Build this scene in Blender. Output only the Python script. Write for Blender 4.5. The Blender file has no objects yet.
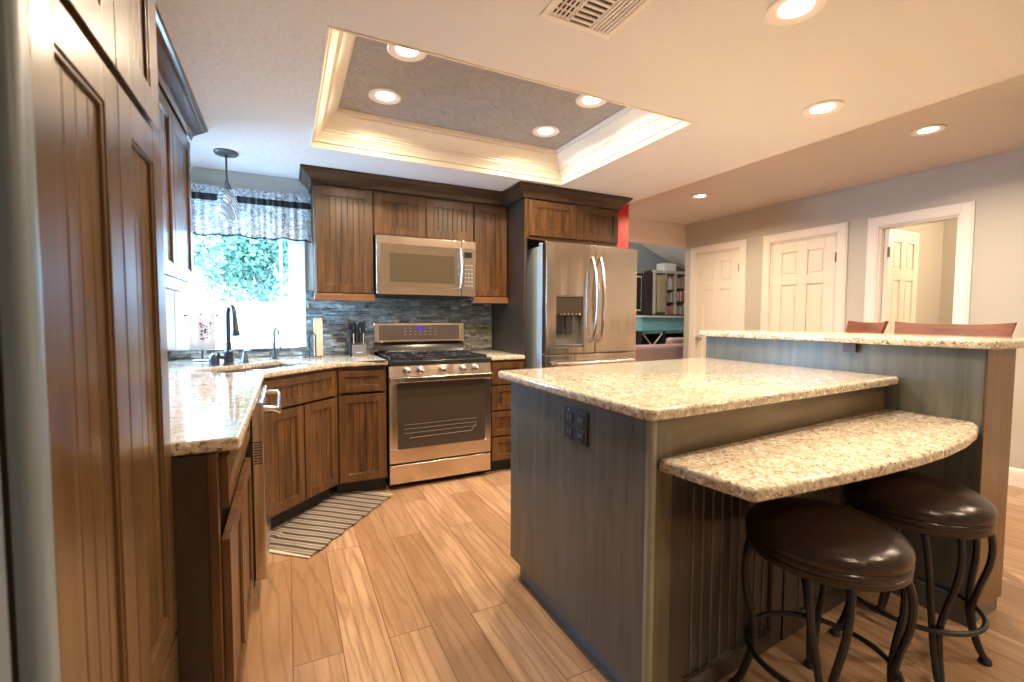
import bpy, bmesh, math, random
from mathutils import Vector, Matrix
PI = math.pi
S = bpy.context.scene
COL = S.collection
rnd = random.Random(7)

# ------------------------------------------------------------------ camera
def setup_camera():
    yaw, pitch, roll = (math.radians(a) for a in (26.247, 2.9875, 0.229))
    fw = Vector((math.sin(yaw)*math.cos(pitch), math.cos(yaw)*math.cos(pitch), -math.sin(pitch)))
    rt = Vector((math.cos(yaw), -math.sin(yaw), 0)); up = rt.cross(fw)
    r = rt*math.cos(roll) + up*math.sin(roll); u = -rt*math.sin(roll) + up*math.cos(roll)
    cam = bpy.data.cameras.new('camera'); co = bpy.data.objects.new('camera', cam); COL.objects.link(co)
    m = Matrix((r, u, -fw)).transposed().to_4x4(); m.translation = (0, 0, 1.22)
    co.matrix_world = m
    cam.sensor_width = 36; cam.lens = 458.75/1024*36; cam.clip_start = .02
    cam.dof.use_dof = True; cam.dof.focus_distance = 2.9; cam.dof.aperture_fstop = 3.2
    S.camera = co
setup_camera()

# ------------------------------------------------------------------ world, exposure, daylight
S.view_settings.view_transform = 'Standard'; S.view_settings.look = 'None'
S.view_settings.gamma = 1; S.view_settings.use_curve_mapping = False
S.view_settings.exposure = 0.05
S.cycles.use_denoising = True
S.cycles.max_bounces = 8; S.cycles.diffuse_bounces = 5; S.cycles.glossy_bounces = 4
S.cycles.sample_clamp_indirect = 14
W = bpy.data.worlds.new('sky'); S.world = W; W.use_nodes = True
W.node_tree.nodes['Background'].inputs[0].default_value = (.33, .64, 1, 1)
W.node_tree.nodes['Background'].inputs[1].default_value = 50.0

def portal(name, loc, rot, sx, sy):
    l = bpy.data.lights.new(name, 'AREA'); l.shape = 'RECTANGLE'; l.size = sx; l.size_y = sy
    l.cycles.is_portal = True
    o = bpy.data.objects.new(name, l); COL.objects.link(o); o.location = loc; o.rotation_euler = rot
LW_X = -.765
portal('portal_sink_window', (-.30, 4.0, 1.55), (-PI/2, 0, 0), .8, 1.2)
portal('portal_side_sink_window', (LW_X-.16, 3.42, 1.52), (0, -PI/2, 0), 1.1, .75)
sun = bpy.data.lights.new('sun', 'SUN'); sun.energy = 30; sun.angle = .02; sun.color = (1, .97, .92)
so = bpy.data.objects.new('sun', sun); COL.objects.link(so); so.rotation_euler = (math.radians(38), 0, math.radians(-14))
CAN_WARM = (1.0, .77, .53)
CAN_POWER = 20

# ------------------------------------------------------------------ materials
def mat(name, base=(.5,.5,.5), rough=.5, metal=0, build=None, **kw):
    m = bpy.data.materials.new(name); m.use_nodes = True
    nt = m.node_tree; b = nt.nodes['Principled BSDF']
    b.inputs['Base Color'].default_value = (*base, 1); b.inputs['Roughness'].default_value = rough
    b.inputs['Metallic'].default_value = metal
    for k, v in kw.items(): b.inputs[k.replace('_', ' ')].default_value = v
    if build: build(nt, b)
    return m
def node(nt, t, **kw):
    n = nt.nodes.new(t)
    for k, v in kw.items():
        if k in n.inputs: n.inputs[k].default_value = v
        else: setattr(n, k, v)
    return n
def coords(nt, scale, kind='Object', rot=(0,0,0)):
    tc = node(nt, 'ShaderNodeTexCoord'); mp = node(nt, 'ShaderNodeMapping')
    mp.inputs['Scale'].default_value = scale; mp.inputs['Rotation'].default_value = rot
    nt.links.new(tc.outputs[kind], mp.inputs[0]); return mp.outputs[0]
def ramp(nt, fac, stops):
    r = node(nt, 'ShaderNodeValToRGB'); e = r.color_ramp.elements
    e[0].position, e[0].color = stops[0][0], (*stops[0][1], 1); e[1].position, e[1].color = stops[-1][0], (*stops[-1][1], 1)
    for p, c in stops[1:-1]:
        q = e.new(p); q.color = (*c, 1)
    nt.links.new(fac, r.inputs[0]); return r.outputs[0]
def noise(nt, vec, scale, detail=4, dist=0):
    n = node(nt, 'ShaderNodeTexNoise'); n.inputs['Scale'].default_value = scale; n.inputs['Detail'].default_value = detail
    n.inputs['Distortion'].default_value = dist
    nt.links.new(vec, n.inputs['Vector']); return n.outputs['Fac']
def bump(nt, b, h, strength=.3, dist=.01):
    n = node(nt, 'ShaderNodeBump'); n.inputs['Strength'].default_value = strength; n.inputs['Distance'].default_value = dist
    nt.links.new(h, n.inputs['Height']); nt.links.new(n.outputs[0], b.inputs['Normal'])
def mixc(nt, fac, a, c, mode='MIX'):
    n = node(nt, 'ShaderNodeMix', data_type='RGBA', blend_type=mode)
    for s, i in ((fac, 0), (a, 6), (c, 7)):
        if isinstance(s, (int, float)): n.inputs[i].default_value = s
        elif isinstance(s, tuple): n.inputs[i].default_value = (*s, 1)
        else: nt.links.new(s, n.inputs[i])
    return n.outputs[2]

def wood(name, c1, c2, c3, rough=.35, axis=2, coat=.15):
    def f(nt, b):
        sc = [14, 14, 14]; sc[axis] = 1.1
        v = coords(nt, sc)
        n1 = noise(nt, v, 2.2, 6, .6); n2 = noise(nt, coords(nt, (3, 3, 3)), 1.0, 2)
        c = ramp(nt, n1, [(.28, c1), (.5, c2), (.75, c3)])
        c = mixc(nt, ramp(nt, n2, [(.3, (0,0,0)), (.75, (.55,.55,.55))]), c, c1)
        nt.links.new(c, b.inputs['Base Color'])
        bump(nt, b, n1, .08, .002)
    return mat(name, rough=rough, build=f, Coat_Weight=coat, Coat_Roughness=.18)
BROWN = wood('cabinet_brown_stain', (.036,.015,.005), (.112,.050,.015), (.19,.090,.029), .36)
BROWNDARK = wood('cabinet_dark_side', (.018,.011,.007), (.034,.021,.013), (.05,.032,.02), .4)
PANTRY = wood('pantry_brown_stain', (.062,.032,.012), (.115,.062,.024), (.165,.092,.038), .30, coat=.35)
TRIMWOOD = wood('cabinet_light_edge', (.16,.07,.028), (.24,.11,.045), (.30,.15,.06), .35, axis=0)
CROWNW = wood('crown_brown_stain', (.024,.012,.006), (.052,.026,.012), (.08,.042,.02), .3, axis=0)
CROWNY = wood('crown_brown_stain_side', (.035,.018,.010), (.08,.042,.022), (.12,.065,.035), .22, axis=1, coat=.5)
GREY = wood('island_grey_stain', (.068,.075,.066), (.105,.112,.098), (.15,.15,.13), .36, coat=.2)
GREYH = wood('island_grey_rail', (.085,.058,.032), (.135,.092,.05), (.18,.13,.075), .33, axis=0)
GREYPOST = wood('island_light_corner', (.22,.22,.17), (.28,.28,.22), (.34,.34,.28), .4)
GREYH2 = wood('island_post_grain', (.085,.07,.045), (.13,.11,.07), (.175,.15,.10), .36)
BEADGLINT = mat('bead_painted_glint', (.13,.15,.15), .3)  # pale colour of the strips: highlights along the bead grooves, painted in
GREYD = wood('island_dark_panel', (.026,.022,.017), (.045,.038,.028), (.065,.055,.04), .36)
TAN = wood('bar_end_tan_stain', (.10,.052,.022), (.15,.08,.036), (.20,.11,.052), .35)
REDWOOD = wood('chair_red_wood', (.12,.028,.01), (.20,.05,.016), (.30,.085,.028), .5, axis=1, coat=.05)
BOARDW = wood('board_pale_wood', (.55,.38,.22), (.68,.5,.3), (.75,.58,.38), .5)

def f_granite(nt, b):
    v = coords(nt, (1.25, 1.25, 1.25))
    base = ramp(nt, noise(nt, v, 22, 5, .4), [(.3, (.38,.30,.19)), (.5, (.53,.46,.34)), (.7, (.66,.61,.51))])
    vo = node(nt, 'ShaderNodeTexVoronoi'); vo.inputs['Scale'].default_value = 95; nt.links.new(v, vo.inputs['Vector'])
    base = mixc(nt, .35, base, ramp(nt, vo.outputs['Color'], [(.15, (.24,.16,.10)), (.45, (.52,.45,.34)), (.8, (.74,.70,.63))]))
    spk = ramp(nt, noise(nt, v, 75, 3, .8), [(.585, (0,0,0)), (.64, (1,1,1))])
    c = mixc(nt, spk, base, (.17,.09,.05))
    spk2 = ramp(nt, noise(nt, coords(nt, (1,1,1), rot=(.5,.3,1)), 120, 2, .3), [(.63, (0,0,0)), (.68, (1,1,1))])
    c = mixc(nt, spk2, c, (.17,.17,.17))
    spk3 = ramp(nt, noise(nt, coords(nt, (1,1,1), rot=(1.5,.7,.2)), 60, 2, .3), [(.62, (0,0,0)), (.68, (1,1,1))])
    c = mixc(nt, spk3, c, (.85,.82,.76))
    nt.links.new(c, b.inputs['Base Color'])
GRANITE = mat('granite', rough=.09, build=f_granite)

def f_floor(nt, b):
    v = coords(nt, (1, 1, 1), rot=(0, 0, PI/2))
    br = node(nt, 'ShaderNodeTexBrick'); nt.links.new(v, br.inputs['Vector'])
    for k, x in (('Scale', 1), ('Mortar Size', .0022), ('Mortar Smooth', .2), ('Bias', 0), ('Brick Width', 1.25), ('Row Height', .165)): br.inputs[k].default_value = x
    br.inputs['Color1'].default_value = (0,0,0,1); br.inputs['Color2'].default_value = (1,1,1,1); br.inputs['Mortar'].default_value = (.5,.5,.5,1)
    br.offset = .37
    tone = ramp(nt, br.outputs['Color'], [(0, (.34,.205,.115)), (.5, (.43,.275,.165)), (1, (.51,.345,.22))])
    # grain, shifted plank by plank
    tc = node(nt, 'ShaderNodeTexCoord'); ad = node(nt, 'ShaderNodeVectorMath', operation='MULTIPLY_ADD')
    nt.links.new(br.outputs['Color'], ad.inputs[0]); ad.inputs[1].default_value = (3.1, 7.7, 5.3); nt.links.new(tc.outputs['Object'], ad.inputs[2])
    mp = node(nt, 'ShaderNodeMapping'); mp.inputs['Scale'].default_value = (9, 1.0, 1); nt.links.new(ad.outputs[0], mp.inputs[0])
    g = noise(nt, mp.outputs[0], 1.6, 7, 1.6)
    wv = node(nt, 'ShaderNodeTexWave', wave_type='RINGS', rings_direction='SPHERICAL'); wv.inputs['Scale'].default_value = .9
    wv.inputs['Distortion'].default_value = 5; wv.inputs['Detail'].default_value = 3; wv.inputs['Detail Scale'].default_value = 1.8
    nt.links.new(mp.outputs[0], wv.inputs['Vector'])
    c = mixc(nt, ramp(nt, g, [(.36, (0,0,0)), (.62, (.62,.62,.62))]), tone, (.25,.135,.068))
    c = mixc(nt, ramp(nt, wv.outputs['Fac'], [(0, (.50,.50,.50)), (.16, (0,0,0))]), c, (.20,.11,.055))
    c = mixc(nt, br.outputs['Fac'], c, (.16,.08,.04))
    nt.links.new(c, b.inputs['Base Color'])
    bump(nt, b, g, .05, .002)
FLOOR = mat('floor_planks', rough=.30, build=f_floor)

def f_paint(c, sc=60, st=.15, d=.004):
    def f(nt, b):
        n = noise(nt, coords(nt, (1,1,1)), sc, 3, .5)
        b.inputs['Base Color'].default_value = (*c, 1); bump(nt, b, n, st, d)
    return f
WALLG = mat('paint_warm_grey', rough=.6, build=f_paint((.50,.485,.43)))
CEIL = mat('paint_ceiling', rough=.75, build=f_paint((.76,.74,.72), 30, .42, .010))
CEILSHADE = mat('ceiling_painted_shade', rough=.75, build=f_paint((.62,.575,.54), 30, .42, .010))  # darker copy of the ceiling; shade beyond the step painted into its colour
SOFFIT = mat('paint_header', rough=.7, build=f_paint((.78,.70,.65)))
WHITEP = mat('paint_white_trim', (.80,.76,.70), .35)
DOORP = mat('paint_door_white', (.80,.76,.68), .35)
VINYL = mat('white_vinyl', (.9,.92,.93), .3)
REDP = mat('paint_red', rough=.5, build=f_paint((.62,.02,.018)))
def f_tray(nt, b):
    n = noise(nt, coords(nt, (1,1,1)), 9, 6, 1.4)
    nt.links.new(ramp(nt, n, [(.35, (.30,.27,.245)), (.6, (.34,.31,.28))]), b.inputs['Base Color'])
    bump(nt, b, ramp(nt, n, [(.45, (0,0,0)), (.53, (1,1,1))]), .6, .006)
TRAYP = mat('paint_tray_taupe', rough=.38, build=f_tray)
CROWNP = mat('paint_cream_crown', (.86,.79,.66), .28)

def f_steel(nt, b):
    n = noise(nt, coords(nt, (1, 1, 220)), 3, 3)
    nt.links.new(ramp(nt, n, [(.3, (.66,.57,.48)), (.7, (.78,.69,.59))]), b.inputs['Base Color'])
    bump(nt, b, noise(nt, coords(nt, (5, 5, .5)), 1.6, 2), .35, .02)
STEEL = mat('brushed_steel', rough=.20, metal=1, build=f_steel)
STEELB = mat('steel_bright', (.75,.75,.76), .2, 1)
CHROME = mat('chrome', (.85,.85,.85), .12, 1)
FRSIDE = mat('fridge_side_grey', (.42,.50,.56), .35, .3)
GLASSB = mat('black_oven_glass', (.05,.038,.028), .10)
MWGLASS = mat('microwave_glass', (.09,.07,.045), .12)
BLACKG = mat('black_enamel', (.02,.02,.022), .2)
BLACKM = mat('black_matte', (.02,.02,.022), .5)
BRONZE = mat('oil_rubbed_bronze', (.09,.10,.13), .32, .7)
IRON = mat('black_iron', (.016,.018,.023), .32, .1)
GUNM = mat('gunmetal_pendant', (.13,.14,.15), .35, .8)
TOEK = mat('toe_kick_blue_black', (.15,.21,.27), .3)
def f_leather(nt, b):
    n = noise(nt, coords(nt, (1,1,1)), 9, 3, .8); bump(nt, b, n, .35, .012)
LEATHER = mat('brown_leather', (.022,.012,.009), .27, build=f_leather)
RING = mat('stool_ring_bronze', (.035,.024,.018), .35, .3)
def f_slate(nt, b):
    g = node(nt, 'ShaderNodeNewGeometry')
    n = noise(nt, coords(nt, (1,1,2.5)), 14, 6, .8)
    c = ramp(nt, g.outputs['Random Per Island'], [(0, (.11,.12,.11)), (.3, (.22,.235,.22)), (.6, (.34,.355,.33)), (.85, (.58,.60,.57)), (1, (.28,.23,.18))])
    c = mixc(nt, ramp(nt, n, [(.35, (.6,.6,.6)), (.6, (0,0,0))]), c, (.06,.065,.06))
    nt.links.new(c, b.inputs['Base Color']); bump(nt, b, n, .9, .01)
SLATE = mat('ledger_stone', rough=.5, build=f_slate)
def f_glass(nt, b):
    b.inputs['Transmission Weight'].default_value = 1; b.inputs['IOR'].default_value = 1.45
    # thin pane: mostly see-through for light too
    tr = node(nt, 'ShaderNodeBsdfTransparent'); gl = node(nt, 'ShaderNodeBsdfGlossy'); gl.inputs['Roughness'].default_value = .02
    fr = node(nt, 'ShaderNodeFresnel'); mx = node(nt, 'ShaderNodeMixShader')
    nt.links.new(fr.outputs[0], mx.inputs[0]); nt.links.new(tr.outputs[0], mx.inputs[1]); nt.links.new(gl.outputs[0], mx.inputs[2])
    nt.links.new(mx.outputs[0], nt.nodes['Material Output'].inputs[0])
PANE = mat('window_glass', build=f_glass)
def f_shade(nt, b):
    wv = node(nt, 'ShaderNodeTexWave', bands_direction='DIAGONAL'); wv.inputs['Scale'].default_value = 22; wv.inputs['Distortion'].default_value = 3
    nt.links.new(coords(nt, (1,1,1)), wv.inputs['Vector'])
    tr = node(nt, 'ShaderNodeBsdfTransparent'); mx = node(nt, 'ShaderNodeMixShader')
    b.inputs['Base Color'].default_value = (.35,.37,.38,1)
    nt.links.new(ramp(nt, wv.outputs['Fac'], [(.3, (.12,.12,.12)), (.9, (.55,.55,.55))]), mx.inputs[0])
    nt.links.new(tr.outputs[0], mx.inputs[1]); nt.links.new(b.outputs[0], mx.inputs[2])
    nt.links.new(mx.outputs[0], nt.nodes['Material Output'].inputs[0])
SHADEG = mat('crackle_glass', rough=.1, build=f_shade)
def f_val(nt, b):
    v = coords(nt, (1, .3, 1))
    n = noise(nt, v, 15, 3, 2.6); n2 = noise(nt, v, 40, 2, 3)
    c = ramp(nt, n, [(.44, (.72,.73,.75)), (.49, (.10,.105,.12)), (.54, (.78,.78,.78))])
    c = mixc(nt, ramp(nt, n2, [(.53, (0,0,0)), (.58, (.6,.6,.6))]), c, (.2,.205,.22))
    nt.links.new(c, b.inputs['Base Color'])
    tl = node(nt, 'ShaderNodeBsdfTranslucent'); mx = node(nt, 'ShaderNodeMixShader'); mx.inputs[0].default_value = .28
    nt.links.new(c, tl.inputs[0]); nt.links.new(b.outputs[0], mx.inputs[1]); nt.links.new(tl.outputs[0], mx.inputs[2])
    nt.links.new(mx.outputs[0], nt.nodes['Material Output'].inputs[0])
DAMASK = mat('damask_fabric', rough=.9, build=f_val)
BLACKF = mat('black_fabric', (.012,.012,.014), .9)
def f_rug(nt, b):
    v = coords(nt, (1,1,1))
    w = node(nt, 'ShaderNodeTexWave', bands_direction='X'); w.inputs['Scale'].default_value = 5.2; w.inputs['Distortion'].default_value = .8
    w.inputs['Detail'].default_value = 2; nt.links.new(v, w.inputs['Vector'])
    c = ramp(nt, w.outputs['Fac'], [(.2, (.10,.075,.06)), (.42, (.42,.36,.30)), (.6, (.74,.69,.60)), (.9, (.34,.28,.24))])
    w2 = node(nt, 'ShaderNodeTexWave', bands_direction='X'); w2.inputs['Scale'].default_value = 34; w2.inputs['Distortion'].default_value = 3; w2.inputs['Detail Scale'].default_value = 12
    nt.links.new(v, w2.inputs['Vector'])
    c = mixc(nt, ramp(nt, w2.outputs['Fac'], [(.2, (.45,.45,.45)), (.7, (0,0,0))]), c, (.07,.055,.045))
    nt.links.new(c, b.inputs['Base Color']); bump(nt, b, w2.outputs['Fac'], .8, .006)
RUG = mat('woven_rug', rough=.95, build=f_rug)
RUGEDGE = mat('rug_cream_end', (.58,.50,.40), .95)
def f_leaf(nt, b):
    g = node(nt, 'ShaderNodeNewGeometry')
    nt.links.new(ramp(nt, g.outputs['Random Per Island'], [(0, (.02,.07,.035)), (.5, (.045,.12,.07)), (1, (.12,.20,.14))]), b.inputs['Base Color'])
LEAF = mat('leaf_green', rough=.5, build=f_leaf)
BARK = mat('bark', (.12,.09,.07), .9)
STUCCO = mat('white_stucco', (.9,.9,.9), .9)
LAWN = mat('pale_paving', (.60,.67,.73), .9)
LENS = mat('lamp_lens', (.9,.9,.9), .4, Emission_Color=(*CAN_WARM, 1), Emission_Strength=14.0)
LENS.node_tree.nodes['Principled BSDF'].inputs['Emission Color'].default_value = (1, .86, .68, 1)
CANTRIM = mat('can_trim_white', (.85,.8,.74), .35)
BRASSH = mat('hinge_bronze', (.20,.16,.12), .4, .7)
SILVER = mat('satin_nickel', (.55,.5,.45), .3, 1)
PINK = mat('mauve_upholstery', rough=.9, build=f_paint((.42,.29,.27), 120, .3))
DARKW = mat('espresso_wood', (.035,.025,.022), .45)
TEAL = mat('teal_paint', (.26,.60,.66), .4)
SHELFW = mat('hutch_cream', (.55,.52,.44), .5)
PAPER = mat('paper_white', (.8,.8,.78), .8)
GABLE = mat('paint_slate_grey', rough=.7, build=f_paint((.24,.275,.29)))
TOWELM = mat('towel_white', (.60,.58,.60), .95)
EMBR = mat('towel_embroidery', (.16,.04,.05), .9)
EMBD = mat('towel_embroidery_dark', (.08,.06,.07), .9)
DISP = mat('clock_display', (.02,.01,.05), .2, Emission_Color=(.12,.05,.45,1), Emission_Strength=.8)
PRINTL = mat('panel_print_light', (.6,.58,.55), .5)
BLOCKM = mat('knife_block_grey', (.15,.135,.125), .5)

# ------------------------------------------------------------------ mesh helpers
class MB:
    def __init__(s): s.bm = bmesh.new()
    def box(s, x0, x1, y0, y1, z0, z1, T=None):
        v = [s.bm.verts.new(p) for p in ((x0,y0,z0),(x1,y0,z0),(x1,y1,z0),(x0,y1,z0),(x0,y0,z1),(x1,y0,z1),(x1,y1,z1),(x0,y1,z1))]
        if T is not None:
            for q in v: q.co = T @ q.co
        for f in ((3,2,1,0),(4,5,6,7),(0,1,5,4),(1,2,6,5),(2,3,7,6),(3,0,4,7)): s.bm.faces.new([v[i] for i in f])
        return s
    def prism(s, poly, z0, z1, T=None):
        n = len(poly)
        if sum(poly[i][0]*poly[(i+1)%n][1]-poly[(i+1)%n][0]*poly[i][1] for i in range(n)) < 0: poly = poly[::-1]
        a = [s.bm.verts.new((x, y, z0)) for x, y in poly]; b = [s.bm.verts.new((x, y, z1)) for x, y in poly]
        if T is not None:
            for q in a+b: q.co = T @ q.co
        s.bm.faces.new(a[::-1]); s.bm.faces.new(b)
        for i in range(n): s.bm.faces.new((a[i], a[(i+1)%n], b[(i+1)%n], b[i]))
        return s
    def lathe(s, prof, c=(0,0,0), n=32, T=None):   # prof [(r,z)...]
        rings = []
        for r, z in prof:
            if r < 1e-6: rings.append([s.bm.verts.new((c[0], c[1], c[2]+z))])
            else: rings.append([s.bm.verts.new((c[0]+r*math.cos(2*PI*i/n), c[1]+r*math.sin(2*PI*i/n), c[2]+z)) for i in range(n)])
        if T is not None:
            for ring in rings:
                for q in ring: q.co = T @ q.co
        for a, b in zip(rings, rings[1:]):
            for i in range(n):
                j = (i+1) % n
                if len(a) == 1 and len(b) == 1: continue
                if len(a) == 1: f = (a[0], b[j], b[i])
                elif len(b) == 1: f = (a[i], a[j], b[0])
                else: f = (a[i], a[j], b[j], b[i])
                try: s.bm.faces.new(f)
                except ValueError: pass
        return s
    def tube(s, pts, r, n=10, closed=False):
        pts = [Vector(p) for p in pts]; m = len(pts); rings = []; up = None
        for i, p in enumerate(pts):
            a = pts[i-1] if (i > 0 or closed) else p; b = pts[(i+1) % m] if (i < m-1 or closed) else p
            t = (b-a).normalized()
            if up is None: up = Vector((0,0,1)) if abs(t.z) < .9 else Vector((1,0,0))
            sx = t.cross(up).normalized(); up = sx.cross(t).normalized()
            rr = r[i] if isinstance(r, (list, tuple)) else r
            rings.append([s.bm.verts.new(p + (sx*math.cos(2*PI*k/n) + up*math.sin(2*PI*k/n))*rr) for k in range(n)])
        for i in range(m if closed else m-1):
            a, b = rings[i], rings[(i+1) % m]
            for k in range(n): s.bm.faces.new((a[k], a[(k+1)%n], b[(k+1)%n], b[k]))
        if not closed: s.bm.faces.new(rings[0][::-1]); s.bm.faces.new(rings[-1])
        return s
    def ball(s, c, r, sc=(1,1,1), n=14):
        bmesh.ops.create_uvsphere(s.bm, u_segments=n, v_segments=max(6, n//2), radius=r, matrix=Matrix.Translation(c) @ Matrix.Diagonal((*sc, 1)))
        return s
    def sweep(s, path, prof, closed=False, side=1):
        """mouldings: path of (x,y); prof of (out, z); out measured to the path's left*side; mitred corners"""
        P = [Vector((x, y)) for x, y in path]; n = len(P); rows = []
        for i, p in enumerate(P):
            d0 = (p-P[i-1]).normalized() if (i > 0 or closed) else None
            d1 = (P[(i+1)%n]-p).normalized() if (i < n-1 or closed) else None
            if d0 is None: d0 = d1
            if d1 is None: d1 = d0
            n0 = Vector((-d0.y, d0.x))*side; n1 = Vector((-d1.y, d1.x))*side
            m = (n0+n1).normalized(); k = 1/max(.2, m.dot(n0))
            rows.append([s.bm.verts.new((p.x+m.x*o*k, p.y+m.y*o*k, z)) for o, z in prof])
        for i in range(n if closed else n-1):
            a, b = rows[i], rows[(i+1)%n]
            for k in range(len(prof)):
                l = (k+1) % len(prof)
                s.bm.faces.new((a[k], b[k], b[l], a[l]))
        if not closed:
            s.bm.faces.new(rows[0]); s.bm.faces.new(rows[-1][::-1])
        return s
    def build(s, name, m, parent=None, bevel=0, smooth=False, seg=2):
        bmesh.ops.recalc_face_normals(s.bm, faces=s.bm.faces)
        me = bpy.data.meshes.new(name); s.bm.to_mesh(me); s.bm.free()
        me.materials.append(m)
        o = bpy.data.objects.new(name, me); COL.objects.link(o)
        if parent is not None: o.parent = parent
        if bevel:
            md = o.modifiers.new('bevel', 'BEVEL'); md.width = bevel; md.segments = seg; md.limit_method = 'ANGLE'; md.angle_limit = .6
            md.harden_normals = True
        if smooth or bevel:
            for p in me.polygons: p.use_smooth = True
        if smooth and not bevel:
            try: me.set_sharp_from_angle(angle=math.radians(40))
            except Exception: pass
        return o
def box(*a, T=None): return MB().box(*a, T=T)
def tag(o, label, cat, group=None, kind=None):
    o['label'] = label; o['category'] = cat
    if group: o['group'] = group
    if kind: o['kind'] = kind
    return o
def thing(name, label, cat, loc=(0,0,0), rz=0, group=None):
    o = bpy.data.objects.new(name, None); COL.objects.link(o); o.empty_display_size = .05
    o.location = loc; o.rotation_euler = (0, 0, rz)
    return tag(o, label, cat, group)
def struct(o, label=None):
    o['kind'] = 'structure'
    if label: o['label'] = label
    return o
def copy_tree(o, parent=None):
    c = o.copy(); COL.objects.link(c)
    if parent is not None: c.parent = parent
    for ch in list(o.children): copy_tree(ch, c)
    return c
def face_T(w_axis='z'):
    pass

# ------------------------------------------------------------------ room shell
LW, BW, RW, HC, HH = -.765, 3.85, 4.76, 2.245, 2.442   # left wall, back wall, right wall, low and high ceilings
struct(box(LW-.15, 9.2, -2.6, 7.9, -.1, 0).build('floor', FLOOR), 'wide honey oak floor planks running away from the camera')
LY0, LY1, LZ0, LZ1 = 3.07, 3.77, .985, 2.06    # side sink window hole
struct(MB().box(LW-.15, LW, -2.6, LY0, 0, 2.6).box(LW-.15, LW, LY1, BW+.13, 0, 2.6).box(LW-.15, LW, LY0, LY1, 0, LZ0).box(LW-.15, LW, LY0, LY1, LZ1, 2.6).build('wall_left', WALLG), 'left kitchen wall behind the cabinets')
WX0, WX1, WZ0, WZ1 = -.685, .085, .985, 2.06    # sink window hole
b = MB(); b.box(LW, WX0, BW, BW+.13, 0, 2.6).box(WX1, 2.60, BW, BW+.13, 0, 2.6).box(WX0, WX1, BW, BW+.13, 0, WZ0).box(WX0, WX1, BW, BW+.13, WZ1, 2.6)
struct(b.build('wall_back', WALLG), 'back kitchen wall with the sink window')
struct(box(2.60, 3.28, 3.87, 4.0, 0, 2.6).build('wall_red', REDP), 'bright red painted wall showing beside the refrigerator cabinet')
struct(box(3.18, 3.28, 4.0, 4.59, 0, 2.6).build('wall_hall', SOFFIT), 'pale wall end left of the living room opening')
# low ceiling with tray opening
TX0, TX1, TY0, TY1 = .150, 1.945, 1.79, 3.075
b = MB()
b.box(LW, TX0, -2.6, 4.47, HC, HC+.02).box(TX1, 2.79, -2.6, 4.47, HC, HC+.02).box(TX0, TX1, -2.6, TY0, HC, HC+.02).box(TX0, TX1, TY1, 4.47, HC, HC+.02)
b.box(2.77, 2.79, -2.6, 4.47, HC+.02, HH+.02)
struct(b.build('ceiling', CEIL), 'textured kitchen ceiling around the tray recess')
struct(box(2.79, RW+2.2, -2.6, 4.6, HH, HH+.02).build('ceiling', CEILSHADE), 'higher ceiling over the far side by the doors')
struct(box(TX0-.02, TX1+.02, TY0-.02, TY1+.02, HH, HH+.02).build('ceiling', TRAYP), 'taupe textured panel at the top of the tray recess')
# stepped crown inside tray
prof = [(0, HC-.004), (.010, HC-.004), (.014, HC+.010), (.014, HC+.026), (.026, HC+.028), (.026, HC+.036), (.034, HC+.050), (.052, HC+.066), (.058, HC+.072), (.058, HC+.082),
        (.068, HC+.084), (.068, HC+.094), (.078, HC+.096), (.084, HC+.110), (.100, HC+.132), (.122, HC+.150), (.132, HC+.160), (.132, HC+.172), (.144, HC+.174), (.146, HH), (0, HH)]
struct(MB().sweep([(TX0, TY0), (TX1, TY0), (TX1, TY1), (TX0, TY1)], prof, closed=True, side=1).build('trim_1', CROWNP, smooth=True), 'cream stepped crown moulding inside the ceiling tray')
# right wall with three doorways
D1, D2, D3 = (3.655, 4.285), (2.60, 3.275), (1.715, 2.26)
DH = 2.035
b = MB(); ys = [-2.6, -1.9, -.3, D3[0], D3[1], D2[0], D2[1], D1[0], D1[1], 4.47]
b.box(RW, RW+.12, -2.6, D3[0], 0, 2.6)
b.box(RW, RW+.12, D3[1], D2[0], 0, 2.6).box(RW, RW+.12, D2[1], D1[0], 0, 2.6).box(RW, RW+.12, D1[1], 4.47, 0, 2.6)
for d in (D1, D2, D3): b.box(RW, RW+.12, d[0], d[1], DH, 2.6)
struct(b.build('wall_right', WALLG), 'warm grey wall with three white doorways')
struct(box(3.28, RW+.12, 4.47, 4.59, 2.165, 2.6).build('wall_header', SOFFIT), 'pale header over the opening to the living room')
struct(box(LW, RW, -2.6, -2.48, 0, 2.6).build('wall_rear', WALLG), 'rear wall behind the camera')
struct(box(LW-.4, 9.4, -2.6, 7.9, 3.95, 4.02).build('roof', STUCCO), 'house roof')
struct(box(LW-.4, 9.4, -2.7, -2.6, 2.6, 4.0).build('wall_gable', STUCCO), 'outer wall above the patio door')
# baseboards
def baseboard(name, x, y0, y1, lab):
    struct(MB().prism([(x, 0), (x-.014, 0), (x-.014, .10), (x-.010, .12), (x-.004, .132), (x, .135)], 0, 1, T=Matrix(((1,0,0,0),(0,0,y1-y0,y0),(0,1,0,0),(0,0,0,1)))).build(name, WHITEP), lab)
baseboard('baseboard_right', RW, -.3+.0, D3[0]-.09, 'white baseboard at the foot of the right wall')
baseboard('baseboard_between', RW, D3[1]+.09, D2[0]-.09, 'white baseboard between open doorway and middle door')
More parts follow.
